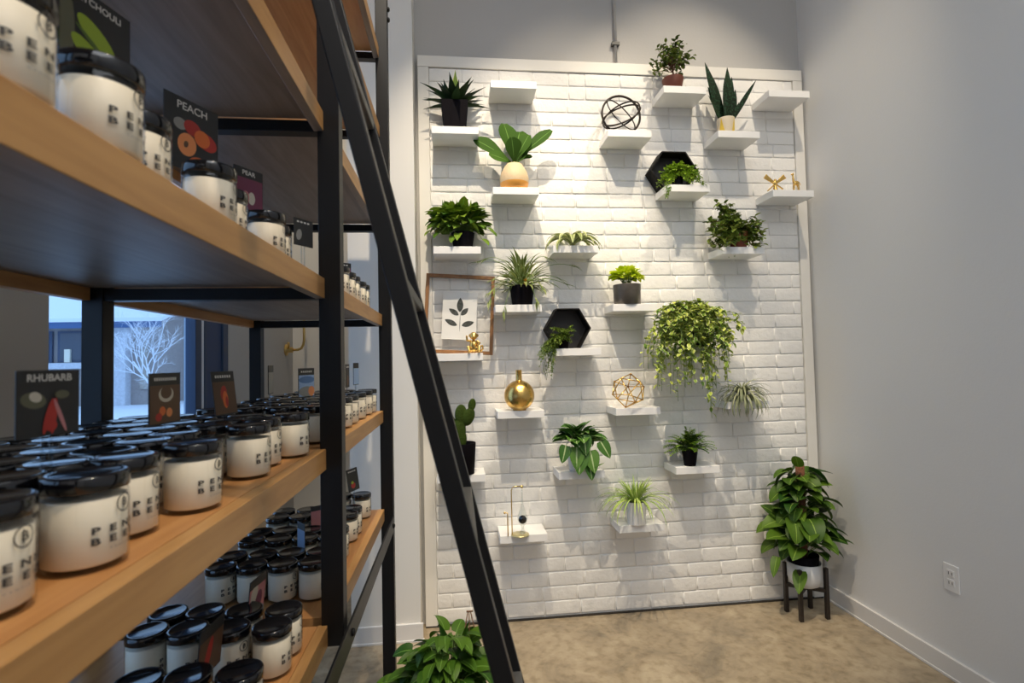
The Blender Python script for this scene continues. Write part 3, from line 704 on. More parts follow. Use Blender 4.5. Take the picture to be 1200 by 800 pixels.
# small ficus tree in brown pot
t = plant('potted_ficus', 'small round-crowned ficus tree in brown pot, on the topmost row', 's40', -.045, -.03)
M_terra = mat('reddish_brown_pot', (.13, .035, .02), .6)
pot_mesh(std_pot(.045, .058, .062)).build('pot', M_terra, t)
sb = MB(); fb = MB(); rnd = random.Random(41)
sb.tube([(0, 0, .05), (.004, 0, .09), (0, 0, .13)], [.006, .005, .004], 8)
for k in range(40):
    a = rnd.uniform(0, 2 * PI); e = rnd.uniform(-.1, 1.4); R = rnd.uniform(.09, .14)
    q = V((math.cos(a) * math.cos(e) * R, min(.06, math.sin(a) * math.cos(e) * R * .8), .135 + math.sin(e) * R * 1.05))
    sb.tube([(0, 0, .10 + .03 * rnd.random()), V((0, 0, .10)).lerp(q, .5) + V((0, 0, .012)), q], [.0022, .0015, .0008], 4)
    for j in range(9):
        p = V((0, 0, .10)).lerp(q, .45 + .55 * j / 8) + V((0, 0, .006)); d = V((rnd.uniform(-1, 1), rnd.uniform(-1, .4), rnd.uniform(-.9, .5)))
        fb.leaf(p, d, .032, .016, .5, 'oval', .2, 4, tint=rnd.random())
sb.build('trunk', M_stemb, t); fb.build('leaves', G_fic, t)

# snake plant
t = plant('potted_snake_plant', 'tall snake plant in cream pot with yellow triangles', 's50', -.036, -.01)
b = MB(); b.lathe(std_pot(.043, .047, .094), 36); b.build('pot', mat('cream_ceramic', (.72, .62, .46), .45), t)
yb = MB()
for a0 in (-PI * .82, -PI * .30, PI * .3, PI * .8):
    vs = []; n = 8
    for i in range(n + 1):
        f = i / n; r = .0433 + .004 * f * .96 + .0006; w = .42 * (1 - f) 
        vs += [(r * math.cos(a0 - w), r * math.sin(a0 - w), .001 + f * .09), (r * math.cos(a0), r * math.sin(a0), .001 + f * .09), (r * math.cos(a0 + w), r * math.sin(a0 + w), .001 + f * .09)]
    yb.add(vs, [(i * 3 + j, i * 3 + j + 1, i * 3 + j + 4, i * 3 + j + 3) for i in range(n) for j in (0, 1)])
yb.build('painted_triangles', mat('mustard_paint', (.72, .50, .06), .5), t); soil(.040, .080, t)
fb = MB()
for x, y, dx, dz, L, W, dr in ((-.02, 0, -.30, 1, .315, .040, -.0), (-.012, .01, -.42, 1, .20, .034, 0), (.005, -.01, .0, 1, .275, .042, 0), (.018, .0, .08, 1, .235, .034, 0), (.012, .015, .18, 1, .20, .03, 0),
                            (.028, 0, .62, 1, .26, .020, -.1), (-.028, -.01, -.55, 1, .15, .012, 0), (0, -.02, -.08, 1, .21, .036, 0), (.02, -.02, .15, 1, .16, .03, 0), (-.01, .02, -.18, 1, .24, .034, 0), (.03, -.01, .4, 1, .11, .012, 0)):
    fb.leaf((x, y, .078), (dx, -.05 + y, dz), L * 1.08, W * 1.45, dr, 'sword', .2, 8, up=V((.2, -1, 0)), wave=.04, tint=random.Random(int(L * 1000)).random())
fb.build('leaves', G_snk, t)

# hexagon boxes
def hexbox(label, key, dx, r=.124, dp=.085, wx=1.0):
    t = plant('hexagon_box', label, key, dx, -.0, cat='shelf box'); t.location.y = D - .012 - dp
    M_hx = mat('charcoal_stained_wood', (.010, .009, .009), .7, spec=.15)
    b = MB(); th = .008; h = r * math.sqrt(3) / 2; vs = []; fs = []
    for y in (0, dp):
        for rr in (r, r - th):
            for i in range(6): vs.append((rr * wx * math.cos(PI / 3 * i), y, h + rr * math.sin(PI / 3 * i)))
    for i in range(6):
        j = (i + 1) % 6
        fs += [(i, j, 6 + j, 6 + i), (12 + j, 12 + i, 18 + i, 18 + j), (j, i, 12 + i, 12 + j), (6 + i, 6 + j, 18 + j, 18 + i)]
    b.add(vs, fs, 0, False); b.build('hexagon_rim', M_hx, t)
    b = MB(); vs = []
    for y in (dp - .006, dp - .001):
        for i in range(6): vs.append(((r - th * .5) * wx * math.cos(PI / 3 * i), y, h + (r - th * .5) * math.sin(PI / 3 * i)))
    b.add(vs, [(5, 4, 3, 2, 1, 0), (6, 7, 8, 9, 10, 11)] + [(i, (i + 1) % 6, 6 + (i + 1) % 6, 6 + i) for i in range(6)], 0, False); b.build('back_panel', mat('charcoal_back_panel', (.028, .025, .025), .6) if key == 's41' else bpy.data.materials['charcoal_back_panel'], t)
    return t
hexbox('black hexagon box filled with green sprigs, upper shelf', 's41', -.040, .122, .085, 1.12)
hexbox('black hexagon box with trailing plant at its left, lower shelf', 's21', -.034)
def sprigs(fb, sb, rnd, base, targets, n_leaf, L=.014, W=.008):
    for tg in targets:
        p0 = V(base) + V((rnd.uniform(-.02, .02), rnd.uniform(-.015, .015), 0)); q = V(tg); mid = p0.lerp(q, .45); mid.z = max(p0.z, q.z) + .02
        pts = []
        for i in range(11):
            s = i / 10; pts.append(p0 * (1 - s) ** 2 + mid * 2 * s * (1 - s) + q * s * s)
        sb.tube(pts, .0009, 4)
        for k in range(n_leaf):
            s = .1 + .9 * k / n_leaf; i = min(9, int(s * 10)); p = pts[i].lerp(pts[i + 1], s * 10 - i)
            fb.leaf(p, (rnd.uniform(-1, 1), rnd.uniform(-1, .3), rnd.uniform(-.8, .6)), L * rnd.uniform(.7, 1.3), W, .4, 'oval', .2, 3, tint=rnd.random())
t = plant('trailing_plant', 'leafy green sprig plant in black pot inside upper hexagon box', 's41', -.03, -.012)
pot_mesh(std_pot(.026, .032, .066)).build('pot', M_pblack, t)
fb = MB(); sb = MB(); rnd = random.Random(51); tg = []
for k in range(150):
    a = rnd.uniform(0, 2 * PI); rr = rnd.uniform(.03, .135); tg.append((rr * math.cos(a) * 1.0, min(.05, -.02 + rr * math.sin(a) * .5), .10 - .9 * max(0, rr - .045) * rnd.uniform(.3, 1.5) + rnd.uniform(-.01, .03)))
for k in range(9): tg.append((-.105 + rnd.uniform(-.012, .02), -.08, rnd.uniform(-.085, .0)))
for k in range(9): tg.append((.10 + rnd.uniform(-.02, .03), -.07, rnd.uniform(-.02, .05)))
sprigs(fb, sb, rnd, (0, 0, .07), tg, 26, .015, .010)
sb.build('stem', M_stemg, t); fb.build('leaves', leafmat('fresh_sprig_leaf', (.14, .28, .01), (.42, .58, .06)), t)
t = plant('trailing_plant', 'fine-leaved green plant trailing over left end of its shelf, lower hexagon', 's21', -.07, -.03)
pot_mesh(std_pot(.026, .032, .05)).build('pot', M_pblack, t)
fb = MB(); sb = MB(); rnd = random.Random(52); tg = []
for k in range(50): tg.append((rnd.uniform(-.09, .05), rnd.uniform(-.085, .02), rnd.uniform(.02, .115)))
for k in range(46): tg.append((rnd.uniform(-.145, -.075), rnd.uniform(-.10, .01), rnd.uniform(-.13, .04) * (1 if rnd.random() < .7 else .5)))
for k in range(5): tg.append((-.085 + rnd.uniform(-.02, .01), rnd.uniform(-.08, 0), rnd.uniform(-.165, -.13)))
sprigs(fb, sb, rnd, (0, 0, .055), tg, 32, .013, .008)
sb.build('stem', M_stemg, t); fb.build('leaves', G_trail, t)

# gold figurines
def figure(name, label, key, dx, dy, build_fn, vox=.0016, cat='figurine'):
    t = plant(name, label, key, dx, dy, cat=cat); loc = t.location.copy(); bpy.data.objects.remove(t, do_unlink=True)
    b = MB(); build_fn(b); o = b.build(name, M_gold, loc=loc)
    r = o.modifiers.new('remesh', 'REMESH'); r.mode = 'VOXEL'; r.voxel_size = vox; r.use_smooth_shade = True
    s = o.modifiers.new('smooth', 'SMOOTH'); s.iterations = 3; s.factor = .5
    return tag(o, label, cat)
def windmill(b):
    R = lambda a: Matrix.Rotation(a, 4, 'Y')
    c = V((0, 0, .046))
    for a, L, w0, w1 in ((-.95, .072, .005, .0135), (.95, .072, .005, .0135), (-2.3, .062, .0032, .0032), (2.15, .055, .0032, .0032)):
        M = Matrix.Translation(c) @ R(a)
        vs = [M @ V((x, y, z)) for z, w in ((0, w0), (L, w1)) for x in (-w, w) for y in (-.004, .004)]
        b.add(vs, [(0, 1, 3, 2), (4, 6, 7, 5), (0, 2, 6, 4), (1, 5, 7, 3), (0, 4, 5, 1), (2, 3, 7, 6)], 0, False)
    b.ball((0, 0, .048), .013, sc=(.9, .9, 1.1)); b.ball((0, -.002, .064), .008)
    b.lathe([(.020, 0), (.020, .003), (.013, .012), (.009, .03), (.006, .045)], 16, c=(0, 0, 0))
figure('gold_figurine', 'small gold figurine with four crossed blade-like arms', 's61', -.080, -.04, windmill)
def giraffe(b):
    for x, y in ((-.014, -.006), (-.012, .006), (.016, -.006), (.018, .006)): b.tube([(x, y, .002), (x * .9, y, .025), (x * .7, y, .042)], [.0035, .003, .0045], 8)
    b.ball((.003, 0, .048), .013, sc=(1.5, .8, 1.0)); b.tube([(-.010, 0, .052), (-.014, 0, .075), (-.014, 0, .092)], [.008, .0055, .0045], 8)
    b.ball((-.017, 0, .096), .006, sc=(1.6, .9, .9)); b.tube([(-.012, -.003, .099), (-.011, -.004, .107)], .0018, 6); b.tube([(-.012, .003, .099), (-.011, .004, .107)], .0018, 6)
    b.tube([(.020, 0, .052), (.026, 0, .045), (.027, 0, .034)], [.003, .002, .002], 6)
figure('gold_figurine', 'small gold long-necked animal figurine standing on four legs', 's61', .035, -.05, giraffe, .0013)
def monkey(b):
    b.ball((0, .002, .036), .026, sc=(.85, .8, 1.25)); b.ball((0, -.004, .088), .021, sc=(1, .95, .95)); b.ball((0, -.021, .083), .010, sc=(1, .8, .75))
    for s in (-1, 1):
        b.ball((s * .021, .0, .090), .008, sc=(.6, .7, 1)); b.tube([(s * .014, -.004, .062), (s * .030, -.012, .050), (s * .020, -.026, .040)] if s > 0 else [(-.014, -.004, .062), (-.034, -.008, .066), (-.036, -.012, .090)], [.008, .0065, .0055], 8)
        b.tube([(s * .012, -.006, .016), (s * .030, -.022, .030), (s * .024, -.034, .006)], [.012, .009, .006], 8); b.ball((s * .025, -.040, .006), .007, sc=(1, 1.6, .8))
    b.tube([(.014, .012, .012), (.036, .006, .010), (.047, -.006, .022), (.043, -.012, .038), (.034, -.012, .036)], [.007, .006, .005, .0045, .004], 8)
figure('monkey_figurine', 'shiny gold monkey figurine sitting in front of the framed print', 's02', .075, -.045, monkey, .0016)

# small-leaved bushy plant
t = plant('potted_shrub', 'bushy small-leaved shrub in reddish pot, covering its shelf', 's51', -.0, -.03)
pot_mesh(std_pot(.040, .052, .085)).build('pot', mat('rust_brown_pot', (.22, .055, .025), .6), t)
sb = MB(); fb = MB(); rnd = random.Random(61)
for k in range(110):
    if k < 24: q = V((-.075 + rnd.uniform(-.05, .05), rnd.uniform(-.05, .03), rnd.uniform(.15, .27)))
    else:
        a = rnd.uniform(0, 2 * PI); R = rnd.uniform(.07, .17); q = V((-.035 + math.cos(a) * R * 1.05, min(.05, math.sin(a) * R * .45 - .02), .085 + rnd.uniform(-.11, .095)))
        if abs(q.x - .01) < .03 and q.y < 0 and q.z < .12 and rnd.random() < .5: q.x += .07 if q.x > 0 else -.07
    p0 = V((rnd.uniform(-.015, .015), 0, .08)); mid = p0.lerp(q, .5) + V((0, 0, .04)); pts = [p0 * (1 - s) ** 2 + mid * 2 * s * (1 - s) + q * s * s for s in [i / 6 for i in range(7)]]
    sb.tube(pts, .0013, 4)
    for j in range(11):
        s = .35 + .65 * j / 10; i = min(5, int(s * 6)); p = pts[i].lerp(pts[i + 1], s * 6 - i)
        fb.leaf(p, (rnd.uniform(-1, 1), rnd.uniform(-1, .3), rnd.uniform(-.7, .6)), rnd.uniform(.028, .040), .024, .5, 'oval', .2, 4, tint=rnd.random())
sb.build('stem', M_stemb, t); fb.build('leaves', leafmat('shrub_leaf', (.05, .13, .015), (.24, .38, .07), edge=(.28, .42, .12), edgew=.07), t)

# framed pressed-leaf print
t = plant('picture_frame', 'wood-edged glass frame holding a black leaf print, leaning on the wall', 's02', -.006, 0, cat='picture frame')
t.location.y = D - .075; t.rotation_euler = (math.radians(-6), math.radians(3.2), 0)
fw, fh, ft = .365, .425, .018
b = MB(); x0 = -fw / 2
b.box(x0, x0 + ft, 0, .015, 0, fh); b.box(-x0 - ft, -x0, 0, .015, 0, fh); b.box(x0 + ft, -x0 - ft, 0, .015, 0, ft); b.box(x0 + ft, -x0 - ft, 0, .015, fh - ft, fh); b.build('frame', M_frame, t, bevel=.001)
b = MB(); b.box(x0 + ft - .003, -x0 - ft + .003, .006, .009, ft - .003, fh - ft + .003); b.build('glass_pane', M_glass, t)
b = MB(); b.box(-.090, .092, .0035, .0055, .075, .330); b.build('paper', mat('off_white_paper', (.72, .71, .68), .8), t)
b = MB(); Mpr = mat('leaf_print_ink', (.05, .055, .05), .8, var=.6, vscale=120)
def pl(x, z, a, L, W):
    n = 12; vs = []; up = V((math.sin(a), 0, math.cos(a))); sd = V((math.cos(a), 0, -math.sin(a)))
    for i in range(n + 1): s = i / n; w = W / 2 * math.sin(PI * s ** .9) ** .8; vs += [V((x, .0030, z)) + up * L * s - sd * w, V((x, .0030, z)) + up * L * s + sd * w]
    b.add(vs, [(2 * i, 2 * i + 1, 2 * i + 3, 2 * i + 2) for i in range(n)], 0, False)
pl(.002, .222, 0, .078, .034); pl(-.004, .205, -1.0, .062, .027); pl(.008, .205, .75, .055, .027); pl(-.010, .150, -1.15, .072, .028); pl(.014, .150, 1.25, .068, .030)
pl(.004, .115, 0, .11, .003)
b.build('leaf_print', Mpr, t)

# leggy variegated plant
t = plant('potted_dracaena', 'leggy plant with long thin arching stems in black pot', 's12', .028, -.01)
pot_mesh(std_pot(.052, .066, .105)).build('pot', M_pblack, t)
sb = MB(); fb = MB(); rnd = random.Random(71)
for k in range(130):
    a = rnd.uniform(0, 2 * PI); e = rnd.uniform(-.1, 1.5); d = V((math.cos(a) * math.cos(e), math.sin(a) * math.cos(e) * .6 - .1, math.sin(e))); L0 = rnd.uniform(.03, .13)
    p = V((0, 0, .10)) + d * L0; p.y = min(p.y, .04); fb.leaf(p, d, rnd.uniform(.07, .11), .020, rnd.uniform(.5, 1.6), 'lance', .3, 6, tint=rnd.random()); sb.tube([(0, 0, .095), p], .0013, 4)
for (tx, ty, tz) in ((-.235, -.03, .225), (-.20, -.05, .235), (-.155, -.06, .13), (.14, -.05, .24), (.28, -.03, .20), (.20, -.05, .13), (.235, -.06, .10), (-.175, -.08, .06), (-.11, -.09, -.045), (.065, -.09, -.0), (.155, -.07, .10), (.10, -.08, .08), (-.19, -.085, -.0)):
    q = V((tx, ty, tz)); p0 = V((0, -.01, .11)); mid = p0.lerp(q, .5); mid.z = max(p0.z, q.z) + .06
    pts = [p0 * (1 - s) ** 2 + mid * 2 * s * (1 - s) + q * s * s for s in [i / 10 for i in range(11)]]; sb.tube(pts, .0014, 4)
    dd = (pts[-1] - pts[-3]).normalized()
    for j in range(4): fb.leaf(q - dd * .012 * j, dd + V((rnd.uniform(-.6, .6), rnd.uniform(-.6, .2), rnd.uniform(-.3, .4))), .055, .013, .6, 'lance', .3, 5, tint=rnd.random())
sb.build('stem', M_stemg, t); fb.build('leaves', G_drac, t)
b = MB()
for k in range(5): b.leaf((.012, -.055, .12), (math.cos(k * 1.3) * .5, -.6, math.sin(k * 1.3)), .022, .012, .2, 'oval', .3, 4)
b.build('flower', mat('orange_yellow_petal', (.75, .38, .03), .5), t)

# lime green plant
t = plant('potted_neon_pothos', 'lime green leafy plant in dark grey cylinder pot', 's31', -.022, -.02)
b = MB(); b.lathe(std_pot(.070, .073, .108), 40); b.build('pot', mat('brushed_charcoal_pot', (.11, .095, .08), .38, metal=.3, var=.3, vscale=14), t); soil(.066, .094, t)
sb = MB(); fb = MB(); rnd = random.Random(81)
clump(fb, sb, rnd, (0, 0, .09), (-.004, -.015, .150), (.085, .055, .045), 120, .045, .038, 'heart', (.4, 1.1), zlow=-.3)
sb.build('stem', M_stemg, t); fb.build('leaves', G_lime, t)

# large trailing variegated plant
t = plant('trailing_plant', 'largest trailing plant, cream and green leaves hanging from hidden shelf', 's42', .0, -.05)
pot_mesh(std_pot(.060, .078, .11)).build('pot', M_pblack, t)
sb = MB(); fb = MB(); rnd = random.Random(91)
def vine(q, bulge, nl, L, W, z0=.11):
    q = V(q); p0 = V((rnd.uniform(-.03, .03), rnd.uniform(-.03, .01), z0)); mid = V((q.x * 1.0 + rnd.uniform(-.02, .02), min(.02, q.y - .01), max(p0.z, q.z) + bulge))
    pts = [p0 * (1 - s) ** 2 + mid * 2 * s * (1 - s) + q * s * s for s in [i / 14 for i in range(15)]]
    sb.tube(pts, .0012, 4)
    for j in range(nl):
        s = .12 + .88 * j / nl; i = min(13, int(s * 14)); p = pts[i].lerp(pts[i + 1], s * 14 - i)
        fb.leaf(p, (rnd.uniform(-1, 1), rnd.uniform(-1, .15), rnd.uniform(-.9, .45)), L * rnd.uniform(.7, 1.2), W, .6, 'oval', .22, 4, tint=rnd.random() ** 1.2)
for k in range(170):
    a = rnd.uniform(0, PI * 2); R = rnd.uniform(.06, .285)
    q = (math.cos(a) * R - .0, min(.04, -.03 + math.sin(a) * R * .42), rnd.uniform(-.06, .235) - R * .28)
    vine(q, .085, 17, .036, .022)
for k in range(34):
    q = (rnd.uniform(-.26, .20), rnd.uniform(-.09, .0), rnd.uniform(-.24, -.06)); vine(q, .09, 24, .034, .020)
for k in range(60):
    a = rnd.uniform(0, 2 * PI); R = rnd.uniform(.03, .20); vine((math.cos(a) * R - .03, -.02 + math.sin(a) * R * .35, .24 - R * .45 + rnd.uniform(-.02, .03)), .05, 14, .036, .024)
for q in ((.05, -.09, -.34), (.06, -.08, -.37), (.035, -.09, -.29), (-.115, -.07, -.28), (-.15, -.06, -.24), (-.13, -.05, -.22), (.075, -.07, -.25), (.02, -.07, -.22)): vine(q, .10, 34, .035, .019)
sb.build('stem', M_stemg, t); fb.build('leaves', G_var, t)

# round gold vase
t = plant('bud_vase', 'round gold vase with narrow neck', 's13', -.003, -.045, cat='vase')
b = MB(); R = .078; prof = [(.034, 0)] + [(R * math.sin(a), .076 - R * math.cos(a)) for a in [.46 + i * (2.93 - .46) / 22 for i in range(23)]] + [(.0165, .156), (.0155, .165), (.0155, .205), (.0175, .207), (.0145, .207), (.0135, .16), (.02, .10), (0, .02)]
b.lathe(prof, 48); b.build('vase_body', M_gold, t)

# gold wire polyhedron
t = plant('wire_polyhedron', 'gold wire polyhedron ornament', 's32', -.038, -.04, cat='ornament')
ph = (1 + 5 ** .5) / 2; P = [V(p).normalized() for p in [(0, s1, s2 * ph) for s1 in (-1, 1) for s2 in (-1, 1)] + [(s1, s2 * ph, 0) for s1 in (-1, 1) for s2 in (-1, 1)] + [(s2 * ph, 0, s1) for s1 in (-1, 1) for s2 in (-1, 1)]]
Rm = Matrix.Rotation(.45, 3, 'Y') @ Matrix.Rotation(.30, 3, 'X') @ Matrix.Rotation(.35, 3, 'Z'); P = [Rm @ p * .092 for p in P]; zmin = min(p.z for p in P); P = [p + V((0, 0, -zmin + .002)) for p in P]
b = MB(); el = min((P[0] - q).length for q in P[1:])
for i in range(12):
    for j in range(i):
        if (P[i] - P[j]).length < el * 1.1: b.tube([P[i], P[j]], .0030, 6)
b.build('wire_edges', M_gold, t)
b = MB()
for p in P: b.ball(p, .0046, n=6)
b.build('corner_joints', M_gold, t)

# curly air plant
t = plant('air_plant', 'curly silver-green air plant drooping over shelf edge', 's52', -.018, -.05)
fb = MB(); rnd = random.Random(101)
for k in range(110):
    a = k * 2.4; e = rnd.uniform(.1, 1.45); d = V((math.cos(a) * math.cos(e), math.sin(a) * math.cos(e) * .7 - .12, math.sin(e)))
    fb.leaf((0, 0, .022), d, rnd.uniform(.15, .20), .0125, rnd.uniform(1.8, 2.9), 'strap', .35, 11, tint=rnd.random())
for x, z in ((.0, -.9), (.03, -.8), (-.03, -.75), (.06, -.8), (.085, -.6)): fb.leaf((x * .3, -.03, .03), (x * 6, -1, .35), .15, .011, 2.1, 'strap', .35, 12, tint=.3 + rnd.random() * .5)
fb.build('leaves', G_silv, t)
b = MB(); b.ball((0, 0, .017), .017); b.build('bulb', mat('pale_bulb', (.26, .24, .14), .7), t)

# cactus
t = plant('potted_cactus', 'paddle cactus in black pot partly behind the ladder', 's03', .008, -.045)
pot_mesh(std_pot(.058, .068, .155)).build('pot', M_pblack, t)
b = MB()
def pad(c, r, sx, sz, rot, th=.30):
    b.ball(c, r, sc=(sx, th, sz), M=Matrix.Rotation(rot, 3, 'Y') @ Matrix.Rotation(.3, 3, 'Z'))
pad((-.012, 0, .215), .06, .55, 1.4, 0); pad((-.005, -.004, .30), .045, .72, 1.1, .05); pad((.034, .0, .285), .042, .75, 1.15, .35); pad((-.055, .0, .27), .035, .6, 1.4, -.5); pad((.052, .0, .345), .028, .75, 1.2, .2); pad((.0, .0, .175), .04, .6, 1.2, 0)
o = b.build('cactus_pads', G_cact, t); r = o.modifiers.new('remesh', 'REMESH'); r.mode = 'VOXEL'; r.voxel_size = .003; r.use_smooth_shade = True

# veined-leaf plant
t = plant('potted_arrowhead_plant', 'green plant with pale-veined drooping leaves in white pot', 's22', -.01, -.04)
b = MB(); b.lathe(std_pot(.046, .055, .10), 36); b.build('pot', mat('matt_white_pot', (.72, .71, .69), .5), t)
sb = MB(); fb = MB(); rnd = random.Random(111)
clump(fb, sb, rnd, (0, 0, .09), (.0, -.01, .165), (.105, .05, .055), 44, .095, .07, 'heart', (.5, 1.3), zlow=-.2)
for (x, z, L, dx) in ((-.075, .14, .08, -.3), (.0, .115, .11, -.15), (.05, .11, .10, .1), (.105, .155, .085, .45), (.045, .04, .07, .05), (-.02, .13, .10, -.1), (.02, .19, .09, .0)):
    fb.leaf((x, -.065, z), (dx, -.35, -.9), L * 1.15, L * .80, .2, 'heart', .2, 7, tint=rnd.random(), up=V((0, -1, .3))); sb.tube(arc((0, 0, .09), (x, -.065, z), .05), .0015, 4)
fb.leaf((.055, -.08, .025), (1, 0, .15), .07, .03, -.5, 'heart', .3, 6, tint=.8); sb.tube([(.03, -.05, .10), (.065, -.075, .07), (.055, -.08, .025)], .0013, 4)
sb.build('stem', M_stemg, t); fb.build('leaves', G_monst, t)

# small fern
t = plant('potted_fern', 'small feathery fern in small black plastic pot', 's43', -.028, -.045)
pot_mesh(std_pot(.030, .042, .085)).build('pot', M_pblack, t)
sb = MB(); fb = MB(); rnd = random.Random(121)
for k in range(90):
    a = k * 2.4; e = rnd.uniform(.05, 1.5); L = rnd.uniform(.10, .145); d = V((math.cos(a) * math.cos(e), math.sin(a) * math.cos(e) * .7, math.sin(e))); q = V((0, 0, .08)) + d * L - V((0, 0, .02)); mid = V((0, 0, .08)) + d * L * .6 + V((0, 0, .02)); p0 = V((0, 0, .075))
    pts = [p0 * (1 - s) ** 2 + mid * 2 * s * (1 - s) + q * s * s for s in [i / 8 for i in range(9)]]; sb.tube(pts, .0009, 4)
    for i in range(2, 9):
        dd = (pts[i] - pts[i - 1]).normalized(); sd = dd.cross(V((0, 0, 1))).normalized()
        for s in (-1, 1): fb.leaf(pts[i], dd * .6 + sd * s, .032 * (1.2 - i / 10), .011, .4, 'oval', .1, 3, tint=rnd.random())
sb.build('stem', M_stemg, t); fb.build('leaves', G_fern, t)

# spider plant in ribbed white pot
t = plant('potted_spider_plant', 'spider plant with arching striped leaves in ribbed white pot', 's33', -.02, -.055)
b = MB(); n = 64; prof = [(.044, 0), (.047, .004), (.052, .118), (.049, .118), (.047, .10), (0, .10)]; vs = []; fs = []
for r, z in prof:
    for i in range(n): rr = r * (1 + (.022 * (1 if (i // 2) % 2 else -1) if r > .01 and z < .117 or z == 0 else 0)); vs.append((rr * math.cos(2 * PI * i / n), rr * math.sin(2 * PI * i / n), z))
for j in range(5):
    for i in range(n): fs.append((j * n + i, j * n + (i + 1) % n, (j + 1) * n + (i + 1) % n, (j + 1) * n + i))
fs.append(tuple(reversed(range(n)))); b.add(vs, fs, 0, False); b.build('pot', mat('white_ribbed_ceramic', (.74, .73, .71), .5), t); soil(.044, .104, t)
fb = MB(); rnd = random.Random(131)
for k in range(110):
    a = k * 2.4; e = rnd.uniform(.5, 1.5); d = V((math.cos(a) * math.cos(e), math.sin(a) * math.cos(e) * .75, math.sin(e)))
    L = rnd.uniform(.11, .16) if e > .9 else rnd.uniform(.17, .26); fb.leaf((.015 * math.cos(a), .015 * math.sin(a), .105), d, L, .0115, rnd.uniform(.2, .9) if e > .9 else rnd.uniform(1.6, 2.5), 'strap', .3, 10, tint=rnd.random())
fb.build('leaves', G_spid, t)

# brass stand with glass drop
t = plant('glass_ornament', 'thin brass rod stand with glass bulb and black ball', 's14', -.03, -.075, cat='ornament')
b = MB(); b.lathe([(.045, 0), (.046, .003), (.044, .006), (0, .007)], 32, c=(.012, 0, 0)); b.build('base_plate', mat('pale_gold_plate', (.70, .62, .34), .35, metal=.8), t)
b = MB(); b.tube([(-.028, 0, .004), (-.028, 0, .225), (-.022, 0, .238), (-.01, 0, .243), (.024, 0, .243)], .0028, 8); b.ball((.026, 0, .240), .0075); b.build('tall_rod', M_brass, t)
b = MB(); b.tube([(-.050, -.01, .001), (-.050, -.01, .115), (-.062, -.01, .118)], .0030, 8); b.ball((-.065, -.01, .117), .006); b.build('short_rod', M_brass, t)
b = MB(); b.lathe([(.012, .007), (.016, .012), (.006, .028), (.008, .045), (.024, .065), (.026, .085), (.018, .11), (.007, .145), (.004, .185), (.003, .232)], 28, c=(.026, 0, 0)); b.build('glass_bulb', M_bulb, t)
b = MB(); b.ball((.026, 0, .076), .0205); b.build('black_ball', M_pblack, t)

# ------------------------------------------------------------------ floor plant stand and its plant
t = thing('plant_stand', 'four-legged black wooden plant stand on the floor in the corner', 'plant stand', (1.822, 2.625, 0))
M_dkw = wood('black_brown_wood', (.012, .008, .006), (.022, .014, .010), axis='Z')
for x, y in ((-.077, .047), (-.071, -.064), (.079, -.060), (.072, .063)):
    b = MB(); b.box(x - .0095, x + .0095, y - .0095, y + .0095, 0, .262); b.build('leg', M_dkw, t, bevel=.0015)
b = MB()
for (xa, ya), (xb, yb_) in (((-.077, .047), (.079, -.060)), ((-.071, -.064), (.072, .063))):
    d = V((xb - xa, yb_ - ya, 0)); L = d.length; M = Matrix.Translation(((xa + xb) / 2, (ya + yb_) / 2, .145)) @ Matrix.Rotation(math.atan2(d.y, d.x), 4, 'Z'); b.box(-L / 2, L / 2, -.009, .009, -.009, .009, 0, M)
b.build('cross_brace', M_dkw, t)
t = thing('potted_pothos', 'tall pothos climbing a pole in grey-white pot on black stand', 'plant', (1.822, 2.625, .1545))
b = MB(); b.lathe([(.050, 0), (.072, .012), (.082, .045), (.084, .125), (.080, .125), (.078, .05), (0, .03)], 40); b.build('outer_pot', mat('grey_white_pot', (.62, .62, .62), .5), t)
b = MB(); b.lathe([(.060, .03), (.074, .165), (.070, .165), (.066, .15), (0, .15)], 36); b.build('inner_pot', M_pblack, t)
b = MB(); b.lathe([(.022, .15), (.022, .645), (0, .65)], 14); b.build('moss_pole', mat('brown_coir_pole', (.20, .08, .04), .95, bump=1, bscale=200), t)
sb = MB(); fb = MB(); rnd = random.Random(141)
for k in range(88):
    z = .19 + .42 * (k / 88); a = k * 2.4 + rnd.uniform(-.3, .3); R = .155 * (1 - max(0, (z - .30)) / .55) + .01
    R *= rnd.uniform(.45, 1.05)
    p = V((math.cos(a) * R, math.sin(a) * R * .85, z)); p.y = min(p.y, .08); p.x = min(p.x, .16)
    d = V((math.cos(a) + rnd.uniform(-.4, .4), math.sin(a) * .8 - .25, rnd.uniform(-.55, .65))); L = rnd.uniform(.09, .145)
    fb.leaf(p - d.normalized() * L * .3, d, L, L * .78, rnd.uniform(.6, 1.3), 'heart', .28, 7, tint=rnd.random(), twist=rnd.uniform(-.5, .5)); sb.tube(arc((math.cos(a) * .015, math.sin(a) * .015, z - .05), p, .02, 4), .0018, 5)
fb.leaf((.05, -.02, .60), (1, -.1, .05), .12, .07, .4, 'heart', .25, 7, tint=.2); fb.leaf((-.03, -.03, .63), (-.3, -.3, .7), .10, .06, .6, 'heart', .3, 7, tint=.9)
fb.leaf((-.06, -.06, .10), (-.5, -.5, -.6), .12, .07, .4, 'heart', .3, 7, tint=.9); fb.leaf((-.17, -.03, .17), (-.5, -.4, -.7), .11, .05, .3, 'heart', .3, 7, tint=.7)
sb.build('stem', M_stemg, t); fb.build('leaves', leafmat('marbled_pothos_leaf', (.012, .07, .010), (.09, .22, .02), rib=(.22, .34, .05), ribw=.025), t)

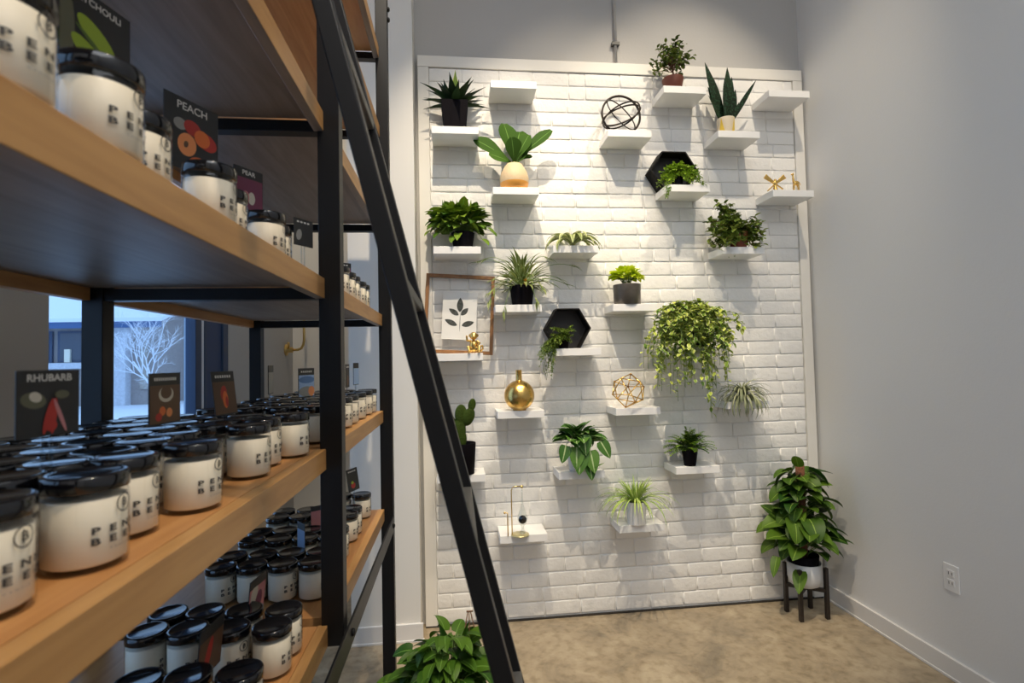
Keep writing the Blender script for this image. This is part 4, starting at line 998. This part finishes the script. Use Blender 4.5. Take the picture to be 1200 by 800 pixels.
# pothos near the ladder foot
t = thing('potted_pothos', 'full green pothos on the floor behind the ladder foot', 'plant', (-.045, 1.97, 0))
b = MB(); b.lathe(std_pot(.085, .115, .20), 40); b.build('pot', mat('dark_bronze_pot', (.035, .028, .022), .45), t); soil(.105, .17, t)
sb = MB(); fb = MB(); rnd = random.Random(151)
for k in range(105):
    a = k * 2.4; e = rnd.uniform(-.1, 1.35); R = rnd.uniform(.06, .15)
    p = V((math.cos(a) * math.cos(e) * R * 1.1, math.sin(a) * math.cos(e) * R, .215 + math.sin(e) * R * 1.25)); p.x -= .01
    d = V((math.cos(a), math.sin(a) - .2, rnd.uniform(-.3, .8))); L = rnd.uniform(.07, .105)
    fb.leaf(p, d, L, L * .66, rnd.uniform(.5, 1.2), 'heart', .28, 7, tint=rnd.random(), twist=rnd.uniform(-.6, .6)); sb.tube(arc((math.cos(a) * .02, math.sin(a) * .02, .17), p, .02, 4), .002, 5)
fb.leaf((-.02, .0, .33), (-.12, -.1, 1), .10, .055, .2, 'heart', .4, 7, tint=.4); fb.leaf((.055, 0, .345), (.2, -.1, 1), .09, .04, .2, 'heart', .4, 7, tint=.3); fb.leaf((-.135, 0, .24), (-.6, -.4, -.4), .10, .06, .5, 'heart', .3, 7, tint=.5)
sb.build('stem', M_stemg, t); fb.build('leaves', leafmat('deep_pothos_leaf', (.02, .10, .010), (.07, .20, .018), rib=(.15, .30, .05), ribw=.03), t)
b = MB()
for x in (-.012, 0, .014): b.tube([(.075 + x * .4, .03, .44), (.075 + x * 1.6, .03, .36), (.075 + x * 2.0, .03, .20)], .0022, 6)
b.tube([(.065, .03, .44), (.09, .03, .44)], .003, 6)
b.build('wire_support', M_stemb, t)

# ------------------------------------------------------------------ wall outlet
t = thing('wall_outlet', 'white electrical outlet low on the right-hand wall', 'outlet', (XR, 2.012, .425))
b = MB(); b.box(-.006, 0, -.035, .035, -.0565, .0565); b.build('cover_plate', mat('outlet_plastic', (.80, .79, .77), .4), t, bevel=.0025)
for z in (-.02, .02):
    b = MB(); b.box(-.0085, -.0055, -.0165, .0165, z - .014, z + .014); s = b.build('socket', mat('socket_plastic', (.76, .75, .73), .4) if z < 0 else bpy.data.materials['socket_plastic'], t, bevel=.002)
    b = MB(); b.box(-.0088, -.0084, -.009, -.006, z - .006, z + .006); b.box(-.0088, -.0084, .006, .009, z - .006, z + .006); b.build('slots', M_ink, s)
